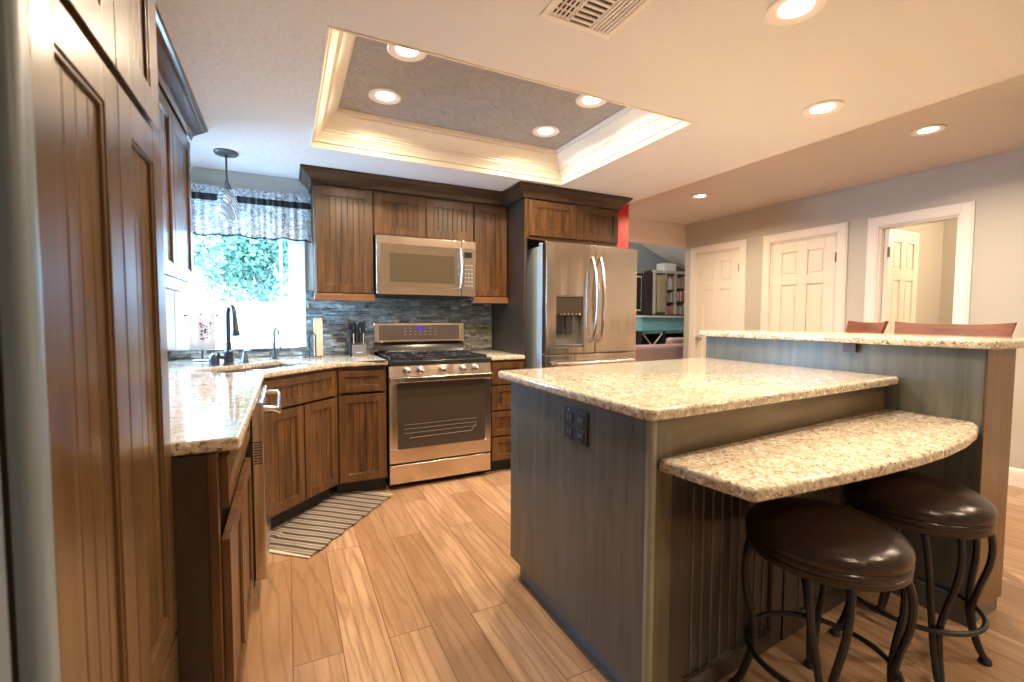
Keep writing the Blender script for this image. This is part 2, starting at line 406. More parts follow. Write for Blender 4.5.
# door casings and doors
def casing(n, d, lab):
    y0, y1 = d; c = MB(); w = .088
    for xs, x in ((-1, RW), ):
        for a, bb in ((y0-w, y0), (y1, y1+w)): c.box(x-.018, x, a, bb, 0, DH+w); c.box(x-.024, x-.018, a+.012, bb-.012, 0, DH+w-.012)
        c.box(x-.018, x, y0, y1, DH, DH+w); c.box(x-.024, x-.018, y0-.012, y1+.012, DH+.012, DH+w-.012)
    c.box(RW-.002, RW+.12, y0-.0, y0+.015, 0, DH).box(RW-.002, RW+.12, y1-.015, y1, 0, DH).box(RW-.002, RW+.12, y0, y1, DH-.015, DH)
    return struct(c.build('trim_%d' % n, WHITEP, bevel=.002), lab)
casing(2, D1, 'white casing around the far closed door')
casing(3, D2, 'white casing around the middle closed door')
casing(4, D3, 'white casing around the open doorway')
def sixpanel(name, w, h, lab, hinge=1, lever=True):
    """panel door in local x (width, from hinge) and z, front at y=0 facing -y"""
    root = struct(bpy.data.objects.new(name, None), lab); COL.objects.link(root)
    fr = MB(); st = .105*w/.66; cx = w/2; rails = [(0, .20), (.86, .99), (1.56, 1.66), (h-.11, h)]
    fr.box(0, w, .012, .035, 0, h)
    for a, bb in ((0, st), (w-st, w), (cx-st/2, cx+st/2)): fr.box(a, bb, 0, .014, 0, h)
    for a, bb in rails: fr.box(st, cx-st/2, 0, .014, a, bb); fr.box(cx+st/2, w-st, 0, .014, a, bb)
    for (z0, z1) in ((.20, .86), (.99, 1.56), (1.66, h-.11)):
        for (a, bb) in ((st, cx-st/2), (cx+st/2, w-st)):
            m = .022; vs = [(a, z0, .013), (bb, z0, .013), (bb, z1, .013), (a, z1, .013)]
            fr.box(a+m, bb-m, .004, .012, z0+m, z1-m)
    fr.build('door_panel', DOORP, root, bevel=.003)
    hx, kx = (w, .06) if hinge > 0 else (-.008, w-.06)
    for z in (.25, 1.02, 1.80):
        MB().box(hx-.004, hx+.012, -.006, .004, z-.045, z+.045).tube([(hx+.004, -.008, z-.045), (hx+.004, -.008, z+.045)], .006).build('hinge', BRASSH, root)
    MB().tube([(kx, 0, .95), (kx, -.03, .95)], [.026, .012]).tube([(kx, -.03, .95), (kx, -.05, .95), (kx, -.062, .95)], [.014, .028, .022]).build('knob', SILVER, root, smooth=True)
    return root
# local x runs from far (+Y) edge to near (-Y) edge; front faces -X
def place_door(o, x, y, rz): o.location = (x, y, .008); o.rotation_euler = (0, 0, rz)
place_door(sixpanel('door_1', D1[1]-D1[0]-.036, DH-.025, 'closed white six panel door nearest the living room'), RW+.003, D1[1]-.018, -PI/2)
place_door(sixpanel('door_2', D2[1]-D2[0]-.036, DH-.025, 'closed white six panel door in the middle of the wall'), RW+.003, D2[1]-.018, -PI/2)
d3 = sixpanel('door_3', .53, DH-.025, 'white six panel door standing open into the side room', hinge=-1)
place_door(d3, RW+.045, D3[1]-.055, 0)
# side room behind the open doorway
b = MB(); b.box(RW+.12, RW+2.2, 2.62, 2.70, 0, 2.5).box(RW+2.12, RW+2.2, .6, 2.62, 0, 2.5).box(RW+.12, RW+2.2, .5, .6, 0, 2.5)
struct(b.build('wall_side', WALLG), 'walls of the small room beyond the open doorway')

# living room beyond
b = MB(); b.prism([(2.4, 0), (9.0, 0), (9.0, 1.83), (4.6, 3.59), (2.4, 3.59)], 0, 1, T=Matrix(((1,0,0,0),(0,0,.1,7.5),(0,1,0,0),(0,0,0,1))))
struct(b.build('wall_far', GABLE), 'dark slate gable wall of the living room')
b = MB(); b.prism([(2.4, 3.59), (4.6, 3.59), (9.0, 1.83), (9.0, 1.87), (4.6, 3.63), (2.4, 3.63)], 0, 1, T=Matrix(((1,0,0,0),(0,0,2.9,4.6),(0,1,0,0),(0,0,0,1))))
struct(b.build('ceiling', CEIL), 'sloping white ceiling of the living room')
struct(box(8.9, 9.0, 4.6, 7.5, 0, 2.2).build('wall_east', WALLG), 'side wall of the living room')
struct(box(2.3, 2.4, 4.47, 7.5, 0, 3.6).build('wall_west', WALLG), 'inner side wall of the living room')
struct(MB().box(2.3, 2.605, 3.98, 4.08, 0, 2.25).build('wall_nook', WALLG), 'wall closing the back of the kitchen')
struct(box(2.3, 9.0, 4.59, 4.6, 2.44, 3.65).build('wall_upper', WALLG), 'wall above the living room opening')
struct(box(RW+.12, 9.0, 4.47, 4.59, 0, 2.44).build('wall_return', WALLG), 'living room side of the door wall')

# ------------------------------------------------------------------ sink window and garden
f = MB(); y0, y1 = BW+.02, BW+.09
f.box(WX0, WX0+.04, y0, y1, WZ0, WZ1).box(WX1-.055, WX1, y0, y1, WZ0, WZ1).box(WX0+.04, WX1-.055, y0, y1, WZ0, WZ0+.04).box(WX0+.04, WX1-.055, y0, y1, WZ1-.05, WZ1)
w1 = struct(f.build('window_1', VINYL, bevel=.003), 'white framed sink window looking on green trees')
MB().box(-.035, -.012, y0+.01, y1-.01, WZ0+.04, WZ1-.05).build('mullion', VINYL, w1)
box(WX0+.04, WX1-.055, y0+.035, y0+.039, WZ0+.04, WZ1-.05).build('glass', PANE, w1)
struct(MB().box(WX1, WX1+.055, BW-.016, BW, WZ0, WZ1+.06).box(WX0-.055, WX0, BW-.016, BW, WZ0, WZ1+.06).box(WX0, WX1, BW-.016, BW, WZ1, WZ1+.06).build('trim_5', VINYL, bevel=.002), 'white casing around the sink window')
q0, q1 = LW-.09, LW-.02
w3 = struct(MB().box(q0, q1, LY0, LY0+.04, LZ0, LZ1).box(q0, q1, LY1-.04, LY1, LZ0, LZ1).box(q0, q1, LY0+.04, LY1-.04, LZ0, LZ0+.04).box(q0, q1, LY0+.04, LY1-.04, LZ1-.04, LZ1).build('window_3', VINYL, bevel=.003), 'white framed side window in the left wall by the sink')
box(LW-.055, LW-.051, LY0+.04, LY1-.04, LZ0+.04, LZ1-.04).build('glass', PANE, w3)
struct(box(LW-.02, LW+.03, LY0, LY1, LZ0-.004, LZ0+.006).build('trim_7', STUCCO, bevel=.003), 'white sill of the side window')
struct(box(-9, LW-.16, -4, 3.98, -.15, -.02).build('ground_side', LAWN), 'pale paving beside the house')
struct(box(-9, 2.28, 3.98, 16, -.15, -.02).build('ground_outside', LAWN), 'pale paving outside the window')
tag(MB().box(-6, 2.25, 6.6, 6.75, -.02, 1.35).box(-6, 2.25, 6.56, 6.79, 1.35, 1.385).build('garden_wall', STUCCO), 'low white garden wall outside the sink window', 'wall')
def tree(name, lab, cx, cy, R, H0, n, seed, group=None):
    r = random.Random(seed); t = thing(name, lab, 'tree', (cx, cy, -.02), group=group)
    tr = MB(); tr.tube([(0,0,0), (.05,0,H0*.5), (0,.05,H0)], [.12,.09,.06])
    blobs = []
    for k in range(9):
        a = r.uniform(0, 2*PI); q = r.uniform(.2, .75)*R
        c = Vector((q*math.cos(a), q*math.sin(a)*.7, H0+r.uniform(-.4, .8)*R)); blobs.append((c, r.uniform(.35, .6)*R))
        tr.tube([(0, 0, H0*.7), c*.5+Vector((0,0,H0*.4)), c], [.05,.035,.012], n=6)
    tr.build('trunk', BARK, t, smooth=True)
    fo = MB(); bm = fo.bm
    for k in range(n):
        c, rr = r.choice(blobs)
        d = Vector((r.gauss(0,1), r.gauss(0,1), r.gauss(0,1))).normalized()*rr*r.uniform(.55, 1.02)
        p = c+d; a = Vector((r.gauss(0,1), r.gauss(0,1), r.gauss(0,1))).normalized(); e = a.cross(d).normalized()
        s = r.uniform(.03, .06)
        vs = [bm.verts.new(p+a*s), bm.verts.new(p+e*s*.5), bm.verts.new(p-a*s), bm.verts.new(p-e*s*.5+d.normalized()*.02)]
        bm.faces.new(vs)
    o = fo.build('foliage', LEAF, t)
    return t
tree('garden_tree', 'leafy green tree seen through the middle of the sink window', -.35, 9.2, 1.15, 2.1, 13000, 3)
tree('garden_tree', 'smaller bright green tree at the left of the sink window', -2.75, 10.0, 1.1, 1.9, 7000, 5)
tree('garden_tree', 'green tree half hidden by the right window frame', 1.35, 9.8, 1.0, 2.2, 7000, 8)

# stone backsplash (stacked ledger stones)
def ledger(x0, x1, z0, z1, y, mb, r):
    z = z0; k = 0
    while z < z1-.004:
        h = min(r.choice((.014, .019, .024, .030)), z1-z); x = x0-r.uniform(0, .08)
        while x < x1:
            l = r.uniform(.03, .12); a, bb = max(x, x0), min(x+l, x1)
            if bb-a > .004: mb.box(a, bb-.0012, y-r.uniform(.008, .022), y-.001, z, z+h-.0012)
            x += l
        z += h
r = random.Random(4); b = MB()
ledger(WX1+.056, 1.688, .925, 1.42, BW, b, r); ledger(LW+.02, WX1+.05, .925, .983, BW, b, r)
o = b.build('stone_backsplash', SLATE, bevel=.0015, seg=1); tag(o, 'blue grey stacked ledger stone backsplash behind range and sink', 'backsplash')
b = MB(); r = random.Random(9)
Ty = Matrix.Translation((LW, 0, 0)) @ Matrix.Rotation(PI/2, 4, 'Z')
z = .925
while z < 1.33:
    h = r.choice((.022, .03, .036)); y = 1.32
    while y < (3.0 if z > .955 else 3.8):
        l = r.uniform(.06, .18); b.box(LW+.001, LW+r.uniform(.008, .02), y, min(y+l, 3.81)-.001, z, z+h-.001); y += l
    z += h
tag(b.build('stone_backsplash', SLATE), 'blue grey ledger stone strip on the left wall under the wall cabinets', 'backsplash')
struct(box(WX0, WX1, BW-.035, BW+.02, WZ0-.004, WZ0+.006).build('trim_6', STUCCO, bevel=.003), 'white sill of the sink window')

# ------------------------------------------------------------------ cabinets
def bead_front(parent, name, x0, x1, z0, z1, wm, stile=.056, t=.020, pitch=.042, lab=None, bead=None):
    """beadboard shaker front; local frame, front face at y=-t"""
    m = MB(); s = min(stile, (z1-z0)*.28)
    m.box(x0, x0+stile, -t, 0, z0, z1).box(x1-stile, x1, -t, 0, z0, z1).box(x0+stile, x1-stile, -t, 0, z0, z0+s).box(x0+stile, x1-stile, -t, 0, z1-s, z1)
    w = x1-x0-2*stile; n = max(2, round(w/pitch)); p = w/n
    for i in range(n): m.box(x0+stile+i*p+.0013, x0+stile+(i+1)*p-.0013, -t+.009, -.002, z0+s-.001, z1-s+.001)
    m.box(x0+stile, x1-stile, -.004, 0, z0+s, z1-s)
    o = m.build(name, wm, parent, bevel=.0022, seg=2)
    # mitred inner edge bead
    e = MB(); q = .007
    e.box(x0+stile, x0+stile+q, -t+.003, -t+.010, z0+s, z1-s).box(x1-stile-q, x1-stile, -t+.003, -t+.010, z0+s, z1-s)
    e.box(x0+stile, x1-stile, -t+.003, -t+.010, z0+s, z0+s+q).box(x0+stile, x1-stile, -t+.003, -t+.010, z1-s-q, z1-s)
    e.build('edge_bead', bead or wm, o, bevel=.002)
    return o
def base_cabinet(lab, loc, rz, w, d, rows, wm=BROWN, name='base_cabinet', h=.885, sides=BROWNDARK):
    t = thing(name, lab, 'cabinet', loc, rz)
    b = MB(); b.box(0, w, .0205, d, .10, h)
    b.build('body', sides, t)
    MB().box(0, .03, 0, .02, .115, h-.02).box(w-.03, w, 0, .02, .115, h-.02).box(0, w, 0, .02, h-.02, h).box(0, w, 0, .02, .10, .115).build('face_frame', wm, t, bevel=.001)
    box(.0, w, .065, d, 0, .10).build('toe_kick', BLACKM, t)
    for kind, x0, x1, z0, z1 in rows: bead_front(t, kind, x0, x1, z0, z1, wm, stile=.05 if kind == 'door' else .042)
    return t
# diagonal sink base (front from (-.135,2.775) to (.285,3.195))
s2 = math.sqrt(.5)
base_cabinet('corner sink base with two doors set at an angle', (-.134, 2.781, 0), PI/4, .594, .30, [('drawer', .012, .582, .705, .868), ('door', .012, .292, .115, .690), ('door', .300, .582, .115, .690)])
base_cabinet('narrow base cabinet with one drawer and door left of the range', (.292, 3.205, 0), 0, .322, .64, [('drawer', .010, .312, .715, .858), ('door', .010, .312, .110, .695)])
base_cabinet('four drawer base cabinet between range and refrigerator', (1.400, 3.215, 0), 0, .286, .63, [('drawer', .008, .278, .700, .868), ('drawer', .008, .278, .500, .688), ('drawer', .008, .278, .300, .488), ('drawer', .008, .278, .108, .288)])
c = base_cabinet('foreground base cabinet with drawer over two doors beside the pantry', (-.157, 1.302, 0), PI/2, .80, .60, [('drawer', .035, .79, .735, .862), ('door', .035, .40, .12, .655), ('door', .41, .79, .12, .655)])
# blind corner carcass under the counter
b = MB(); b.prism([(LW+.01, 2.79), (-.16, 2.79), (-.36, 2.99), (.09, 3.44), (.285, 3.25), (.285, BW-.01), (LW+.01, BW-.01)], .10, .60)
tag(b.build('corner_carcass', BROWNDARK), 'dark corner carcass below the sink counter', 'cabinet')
# dishwasher
t = thing('dishwasher', 'stainless dishwasher at the end of the left counter run', 'dishwasher', (-.135, 2.12, 0), PI/2)
box(.0, .60, .0, .57, .10, .875).build('body', BLACKM, t)
d = MB(); d.box(.004, .596, -.045, -.001, .12, .868); d = d.build('door', STEEL, t, bevel=.004)
m = MB()
for k in range(9): m.box(.0025, .0035, -.038, -.008, .70-k*.011, .705-k*.011)
m.build('vent', BLACKM, d)
MB().tube([(.06, -.045, .83), (.06, -.085, .828), (.07, -.10, .815), (.53, -.10, .815), (.54, -.085, .828), (.54, -.045, .83)], .012, n=12).build('handle', STEELB, t, smooth=True)
box(0, .60, .05, .5, 0, .10).build('toe_kick', BLACKM, t)

# countertops
def roundpoly(pts, rad, n=5):
    out = []; m = len(pts)
    for i, p in enumerate(pts):
        rr = rad[i] if isinstance(rad, (list, tuple)) else rad
        P = Vector(p); A = Vector(pts[i-1]); B = Vector(pts[(i+1) % m])
        if rr <= 0: out.append(tuple(P)); continue
        a = (A-P).normalized(); c = (B-P).normalized()
        for k in range(n+1):
            u = k/n; q = (P+a*rr)*(1-u)**2 + P*2*u*(1-u) + (P+c*rr)*u*u; out.append((q.x, q.y))
    return out
def slab(name, lab, cat, poly, z0, z1, hole=None, bev=.011):
    bm = bmesh.new()
    if hole:
        vo = [bm.verts.new((x, y, z1)) for x, y in poly]; vh = [bm.verts.new((x, y, z1)) for x, y in hole]
        es = [bm.edges.new((v[i], v[(i+1) % len(v)])) for v in (vo, vh) for i in range(len(v))]
        bmesh.ops.triangle_fill(bm, use_beauty=True, edges=es)
        bmesh.ops.dissolve_limit(bm, angle_limit=.01, verts=bm.verts, edges=bm.edges)
        r = bmesh.ops.extrude_face_region(bm, geom=bm.faces[:])
        for v in [g for g in r['geom'] if isinstance(g, bmesh.types.BMVert)]: v.co.z = z0
        mb = MB(); mb.bm.free(); mb.bm = bm
    else:
        mb = MB(); n = len(poly)
        if sum(poly[i][0]*poly[(i+1)%n][1]-poly[(i+1)%n][0]*poly[i][1] for i in range(n)) < 0: poly = poly[::-1]
        P = [Vector(p) for p in poly]; N = []
        for i in range(n):
            d0 = (P[i]-P[i-1]).normalized(); d1 = (P[(i+1)%n]-P[i]).normalized(); n0 = Vector((-d0.y, d0.x)); n1 = Vector((-d1.y, d1.x)); m = (n0+n1).normalized()
            N.append(m/max(.5, m.dot(n0)))
        rings = []
        for k in range(5): a = PI/2*k/4; rings.append((bev*(1-math.sin(a)), z0+bev*.7*(1-math.cos(a))))
        for k in range(6): a = PI/2*k/5; rings.append((bev*(1-math.cos(a)), z1-bev*(1-math.sin(a))))
        rings = [[mb.bm.verts.new((p.x+q.x*i_, p.y+q.y*i_, z)) for p, q in zip(P, N)] for i_, z in rings]
        for a, b2 in zip(rings, rings[1:]):
            for i in range(n): mb.bm.faces.new((a[i], a[(i+1)%n], b2[(i+1)%n], b2[i]))
        mb.bm.faces.new(rings[0][::-1]); mb.bm.faces.new(rings[-1])
        return tag(mb.build(name, GRANITE, smooth=True), lab, cat)
    o = mb.build(name, GRANITE, bevel=bev, seg=4); o.modifiers['bevel'].use_clamp_overlap = False; return tag(o, lab, cat)
def dg(s, n): return (-.105+s*s2-n*s2, 2.755+s*s2+n*s2)    # along / behind the diagonal front
hole = [dg(-.06, .12), dg(.54, .12), dg(.56, .30), dg(.56, .47), dg(-.08, .47), dg(-.08, .30)]
slab('countertop', 'speckled granite countertop running around the corner sink', 'countertop',
     roundpoly([(LW+.002, 1.304), (-.105, 1.304), (-.105, 2.755), (.315, 3.175), (.622, 3.175), (.622, BW-.001), (LW+.002, BW-.001)], [0, .02, .04, .04, .004, 0, 0]), .887, .921, hole)
slab('countertop', 'small granite countertop between range and refrigerator panel', 'countertop', [(1.402, 3.19), (1.688, 3.19), (1.688, BW-.026), (1.402, BW-.026)], .887, .921)
# sink: two basins hung under the cutout
t = thing('kitchen_sink', 'stainless double basin sink set under the granite corner', 'sink', (*dg(.24, .295), .885), PI/4)
def basin(x0, x1, y0, y1, dep):
    m = MB(); bm = m.bm; w = .006
    P = lambda i, z: [(x0+i, y0+i, z), (x1-i, y0+i, z), (x1-i, y1-i, z), (x0+i, y1-i, z)]
    rings = [[bm.verts.new(p) for p in P(-.018, 0)], [bm.verts.new(p) for p in P(0, 0)], [bm.verts.new(p) for p in P(.02, -dep)]]
    for a, b2 in zip(rings, rings[1:]):
        for i in range(4): bm.faces.new((a[i], a[(i+1)%4], b2[(i+1)%4], b2[i]))
    bm.faces.new(rings[-1]); return m
basin(-.31, .06, -.17, .17, .20).build('basin', STEELB, t, bevel=.012); basin(.10, .31, -.17, .17, .15).build('basin', STEELB, t, bevel=.012)
MB().lathe([(0, -.195), (.04, -.195), (.042, -.19)], (-.12, 0, 0), 24).build('drain', CHROME, t)

# wall cabinets by the range
def wall_cabinet(lab, loc, rz, w, d, z0, z1, doors, rail=False, wm=BROWN, group=None):
    t = thing('wall_cabinet', lab, 'cabinet', (loc[0], loc[1], z0), rz)
    h = z1-z0; box(0, w, .002, d, 0, h).build('body', wm, t, bevel=.001)
    for x0, x1 in doors: bead_front(t, 'door', x0, x1, .008, h-.018, wm, stile=.056)
    if rail: MB().box(-.012, w+.006, -.030, -.002, -.050, .0).box(-.006, w, -.001, .02, -.046, 0).build('light_rail', TRIMWOOD, t, bevel=.005)
    return t
wall_cabinet('tall beadboard wall cabinet between window and microwave', (.195, 3.54), 0, .398, .31, 1.383, 2.150, [(.004, .392)], True)
wall_cabinet('short two door cabinet above the microwave', (.597, 3.54), 0, .788, .31, 1.825, 2.150, [(.004, .390), (.396, .784)])
wall_cabinet('tall beadboard wall cabinet right of the microwave', (1.389, 3.54), 0, .299, .31, 1.383, 2.150, [(.004, .295)], True)
# refrigerator surround
t = thing('refrigerator_surround', 'dark wood surround with two small doors over the refrigerator', 'cabinet', (1.690, 3.215, 0))
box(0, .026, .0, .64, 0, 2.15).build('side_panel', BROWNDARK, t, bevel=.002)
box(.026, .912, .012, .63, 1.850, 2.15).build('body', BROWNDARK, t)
MB().box(.0, .045, -.002, .012, 1.84, 2.15).box(.045, .912, -.0, .012, 1.835, 1.86).build('face_frame', BROWN, t)
bead_front(t, 'door', .032, .469, 1.862, 2.138, BROWN, stile=.052); bead_front(t, 'door', .475, .907, 1.862, 2.138, BROWN, stile=.052)
# crown moulding
CP = [(0, 2.150), (.018, 2.150), (.022, 2.160), (.026, 2.175), (.040, 2.190), (.060, 2.208), (.070, 2.214), (.074, 2.224), (.084, 2.228), (.088, 2.243), (0, 2.243)]
o = MB().sweep([(.195, BW-.005), (.195, 3.535), (1.69, 3.535), (1.69, 3.213), (2.605, 3.213), (2.605, 3.50)], CP, side=-1).build('crown_moulding', CROWNW, smooth=True)
tag(o, 'dark brown crown moulding over the range wall cabinets and refrigerator', 'moulding')
# left wall cabinets
wall_cabinet('left wall cabinet with two doors nearest the window', (-.455, 2.10), PI/2, .87, .31, 1.383, 2.150, [(.004, .430), (.436, .866)], True, PANTRY)
wall_cabinet('left wall cabinet partly hidden by the tall pantry', (-.455, 1.305), PI/2, .79, .31, 1.383, 2.150, [(.004, .390), (.396, .786)], True, PANTRY)
o = MB().sweep([(-.450, 1.31), (-.450, 2.975), (LW+.005, 2.975)], CP, side=-1).build('crown_moulding', CROWNY, smooth=True)
tag(o, 'dark crown moulding on top of the left wall cabinets', 'moulding')

# pantry
t = thing('pantry_cabinet', 'tall brown beadboard pantry cabinet close on the left', 'cabinet', (-.265, .660, 0), PI/2)
box(.002, .638, .001, .495, .09, 2.244).build('body', BROWNDARK, t)
MB().prism(roundpoly([(0, 0), (0, -.022), (.037, -.022), (.037, 0)], [0, .014, .006, 0]), .0, 2.244).build('edge_stile', mat('edge_painted_sheen', (.17,.22,.26), .35), t, smooth=True)  # grey blue of the stile is a painted daylight reflection
for x0, x1, st in ((.039, .338, .062), (.343, .635, .068)):
    for nm, z0, z1 in (('door', .478, 1.612), ('door', 1.632, 2.20), ('drawer', .11, .462)): bead_front(t, nm, x0, x1, z0, z1, PANTRY, stile=st, pitch=.044)
box(.0, .638, .05, .45, 0, .09).build('toe_kick', BLACKM, t)
t = thing('tall_refrigerator', 'blue grey appliance edge at the far left of the picture', 'refrigerator', (-.27, .08, 0), PI/2)
box(0, .572, .02, .49, .02, 1.9).build('body', BLACKG, t); box(.0, .535, -.020, .018, .05, 1.88).build('door', mat('appliance_blue_grey', (.13,.20,.28), .3, .2), t, bevel=.006)
# ------------------------------------------------------------------ range
t = thing('gas_range', 'stainless gas range with black cooktop and knobs', 'range', (.628, 3.20, 0)); w = .765
box(.004, w-.004, .03, .615, .03, .900).build('body', BLACKM, t)
MB().box(.0, w, -.012, .028, .045, .178).build('drawer', STEEL, t, bevel=.005)
d = MB(); X0, X1, Z0, Z1 = .060, w-.052, .292, .752
d.box(0, w, -.015, .028, .192, Z0).box(0, w, -.015, .028, Z1, .792).box(0, X0, -.015, .028, Z0, Z1).box(X1, w, -.015, .028, Z0, Z1)
d = d.build('oven_door', STEEL, t, bevel=.003)
MB().prism(roundpoly([(X0-.002, Z0-.002), (X1+.002, Z0-.002), (X1+.002, Z1+.002), (X0-.002, Z1+.002)], .012), 0, 1, T=Matrix(((1,0,0,0),(0,0,.03,-.017),(0,1,0,0),(0,0,0,1)))).build('window', GLASSB, d)
m = MB()
for z in (.40, .43, .46):
    m.tube([(.10, -.0185, z), (w-.12, -.0185, z+.004)], .0012, n=5)
m.tube([(.14, -.0185, .365), (w-.16, -.0185, .372), (w-.12, -.0185, .43)], .0016, n=5)
m.build('rack_line', mat('rack_dim', (.22,.19,.15), .4), d)
MB().prism([(0, 0), (w, 0), (w, 1), (0, 1)], 0, 1, T=Matrix(((1,0,0,0),(0,.0,.018,-.052),(0,.036,0,.764),(0,0,0,1)))).box(.02, .05, -.036, -.014, .770, .792).box(w-.05, w-.02, -.036, -.014, .770, .792).build('handle', STEEL, t, bevel=.005)
MB().prism([(-.022, .800), (.03, .800), (.03, .878), (-.008, .878)], 0, w, T=Matrix(((0,0,1,0),(1,0,0,0),(0,1,0,0),(0,0,0,1)))).build('control_strip', STEEL, t, bevel=.002)
for i, kx in enumerate((.123, .221, .381, .538, .632)):
    k = MB(); k.tube([(kx, -.014, .838), (kx, -.020, .838), (kx, -.024, .838)], [.030, .030, .024], n=24); k.tube([(kx, -.02, .838), (kx, -.048, .838), (kx, -.052, .838)], [.024, .021, .016], n=20)
    k.build('knob', STEELB, t, smooth=True)
MB().box(-.002, w+.002, -.026, .56, .880, .912).build('cooktop', BLACKG, t, bevel=.006)
def grate(x0, x1):
    g = MB(); z = .934; q = .006
    g.box(x0, x1, .02, .02+2*q, z-.012, z).box(x0, x1, .53, .53+2*q, z-.012, z).box(x0, x0+2*q, .02, .54, z-.012, z).box(x1-2*q, x1, .02, .54, z-.012, z)
    cx = (x0+x1)/2
    for cy in (.16, .40):
        g.box(x0, x1, cy-q, cy+q, z-.010, z+.003).box(cx-q, cx+q, cy-.11, cy+.11, z-.010, z+.003)
        for s in (-1, 1): g.box(cx-.09*s-q*.7, cx-.09*s+q*.7, cy-.08, cy+.08, z-.010, z+.002)
    for px in (x0+q, x1-q):
        for py in (.03, .28, .53): g.box(px-q, px+q, py-q, py+q, .911, z-.008)
    return g
for a, bb in ((.02, .255), (.262, .502), (.509, .745)): grate(a, bb).build('grate', IRON, t, bevel=.002, seg=1)
for bx, by in ((.137, .16), (.137, .40), (.382, .28), (.627, .16), (.627, .40)):
    MB().lathe([(0, .912), (.05, .912), (.05, .918), (.036, .920), (.034, .928), (0, .930)], (bx, by, 0), 24).build('burner', BLACKM, t)
MB().prism([(.56, .905), (.618, .905), (.618, 1.02), (.60, 1.02), (.575, .985)], 0, w-.01, T=Matrix(((0,0,1,.005),(1,0,0,0),(0,1,0,0),(0,0,0,1)))).build('rear_riser', BLACKG, t, bevel=.002)
bg = MB().prism([(.545, 1.012), (.618, 1.012), (.618, 1.172), (.560, 1.172)], 0, w, T=Matrix(((0,0,1,0),(1,0,0,0),(0,1,0,0),(0,0,0,1)))).build('backguard', STEEL, t, bevel=.008)
ty = lambda z: .545+(z-1.012)*.015/.16-.0015
MB().box(.038, w-.055, .543, .552, 1.030, 1.150).build('control_panel', mat('range_panel_brown', (.15,.11,.09), .3), bg, bevel=.003)
MB().box(.335, .405, .541, .544, 1.105, 1.140).build('display', DISP, bg)
m = MB()
for i in range(7):
    for j in range(3):
        if not (2 <= i <= 4 and j == 2): m.box(.235+i*.042, .255+i*.042, .5415, .5435, 1.072+j*.026, 1.075+j*.026)
m.build('button_marks', PRINTL, bg)
tag(MB().lathe([(0, 0), (.03, .002), (.055, .010), (.060, .016), (.056, .016), (.03, .008), (0, .006)], (0, 0, 0), 32).build('spoon_rest', CHROME, smooth=True), 'small round silver dish at the left rear of the cooktop', 'dish').location = (.690, 3.735, .912)
bpy.data.objects['spoon_rest'].location = (.672, 3.70, .9385); 
# ------------------------------------------------------------------ microwave
t = thing('microwave', 'stainless over the range microwave', 'microwave', (.602, 3.475, 1.385)); w = .778; H = .433
box(.003, w-.003, .03, .350, .0, H).build('body', BLACKM, t)
d = MB(); d.box(0, .655, -.012, .028, H-.062, H).box(0, .655, -.012, .028, .0, .060).box(0, .030, -.012, .028, .06, H-.062).box(.625, .655, -.012, .028, .06, H-.062)
d = d.build('door', STEEL, t, bevel=.003)
MB().box(.028, .627, -.0135, .02, .058, H-.060).build('window', mat('microwave_bezel', (.14,.105,.07), .2), d)
MB().box(.095, .60, -.0150, -.012, .095, H-.125).build('screen', MWGLASS, d, bevel=.001)
MB().box(.657, w, -.012, .028, 0, H).build('control_panel', STEEL, t, bevel=.003)
MB().box(.672, .768, -.0135, -.010, .055, H-.055).build('keypad', mat('microwave_keypad', (.16,.13,.10), .3), t)
MB().box(.680, .745, -.0145, -.012, H-.130, H-.085).build('display', BLACKG, t)
m = MB()
for i in range(3):
    for j in range(6): m.box(.686+i*.026, .698+i*.026, -.0143, -.0125, .08+j*.032, .086+j*.032)
m.build('button_marks', PRINTL, t)
MB().tube([(.625, -.012, .375), (.638, -.045, .365), (.646, -.058, .30), (.650, -.062, .215), (.646, -.058, .13), (.638, -.045, .062), (.625, -.012, .052)], [.009, .012, .014, .014, .014, .012, .009], n=12).build('handle', CHROME, t, smooth=True)
MB().box(.05, w-.05, .02, .35, -.018, .0).build('vent', BLACKM, t)
# ------------------------------------------------------------------ refrigerator
t = thing('refrigerator', 'stainless french door refrigerator with ice dispenser', 'refrigerator', (1.795, 3.05, 0)); w = .893
box(.006, w-.006, .075, .78, .03, 1.775).build('body', FRSIDE, t, bevel=.003)
sp = .462
def fdoor(x0, x1, z0, z1, name, hole=None):
    m = MB()
    if hole:
        a, bb, c, dd = hole
        m.box(x0, a, 0, .065, z0, z1).box(bb, x1, 0, .065, z0, z1).box(a, bb, 0, .065, z0, c).box(a, bb, 0, .065, dd, z1)
    else: m.box(x0, x1, 0, .065, z0, z1)
    return m.build(name, STEEL, t, bevel=.007 if not hole else .003)
HZ = (.085, .350, .985, 1.390)
dl = fdoor(.0, sp-.003, .935, 1.800, 'door', HZ)
dr = fdoor(sp+.003, w, .935, 1.800, 'door')
fdoor(0, w, .50, .925, 'drawer'); fdoor(0, w, .06, .49, 'drawer')
box(.01, w-.01, .03, .6, 0, .06).build('toe_grille', BLACKM, t)
for z in (.86, .425):
    MB().tube([(.06, 0, z), (.065, -.05, z), (w-.065, -.05, z), (w-.06, 0, z)], .013, n=10).build('handle', STEELB, t, smooth=True)
a, bb, c, dd = HZ
dp = MB().box(a, bb, .050, .064, c, dd).box(a, a+.008, .001, .05, c, dd).box(bb-.008, bb, .001, .05, c, dd).box(a, bb, .001, .05, c, c+.012).box(a, bb, .001, .05, dd-.01, dd).build('dispenser', mat('dispenser_grey', (.20,.19,.18), .3, .6), dl)
MB().box(a+.01, bb-.01, .004, .045, dd-.14, dd-.012).build('control_face', GLASSB, dp, bevel=.004)
m = MB()
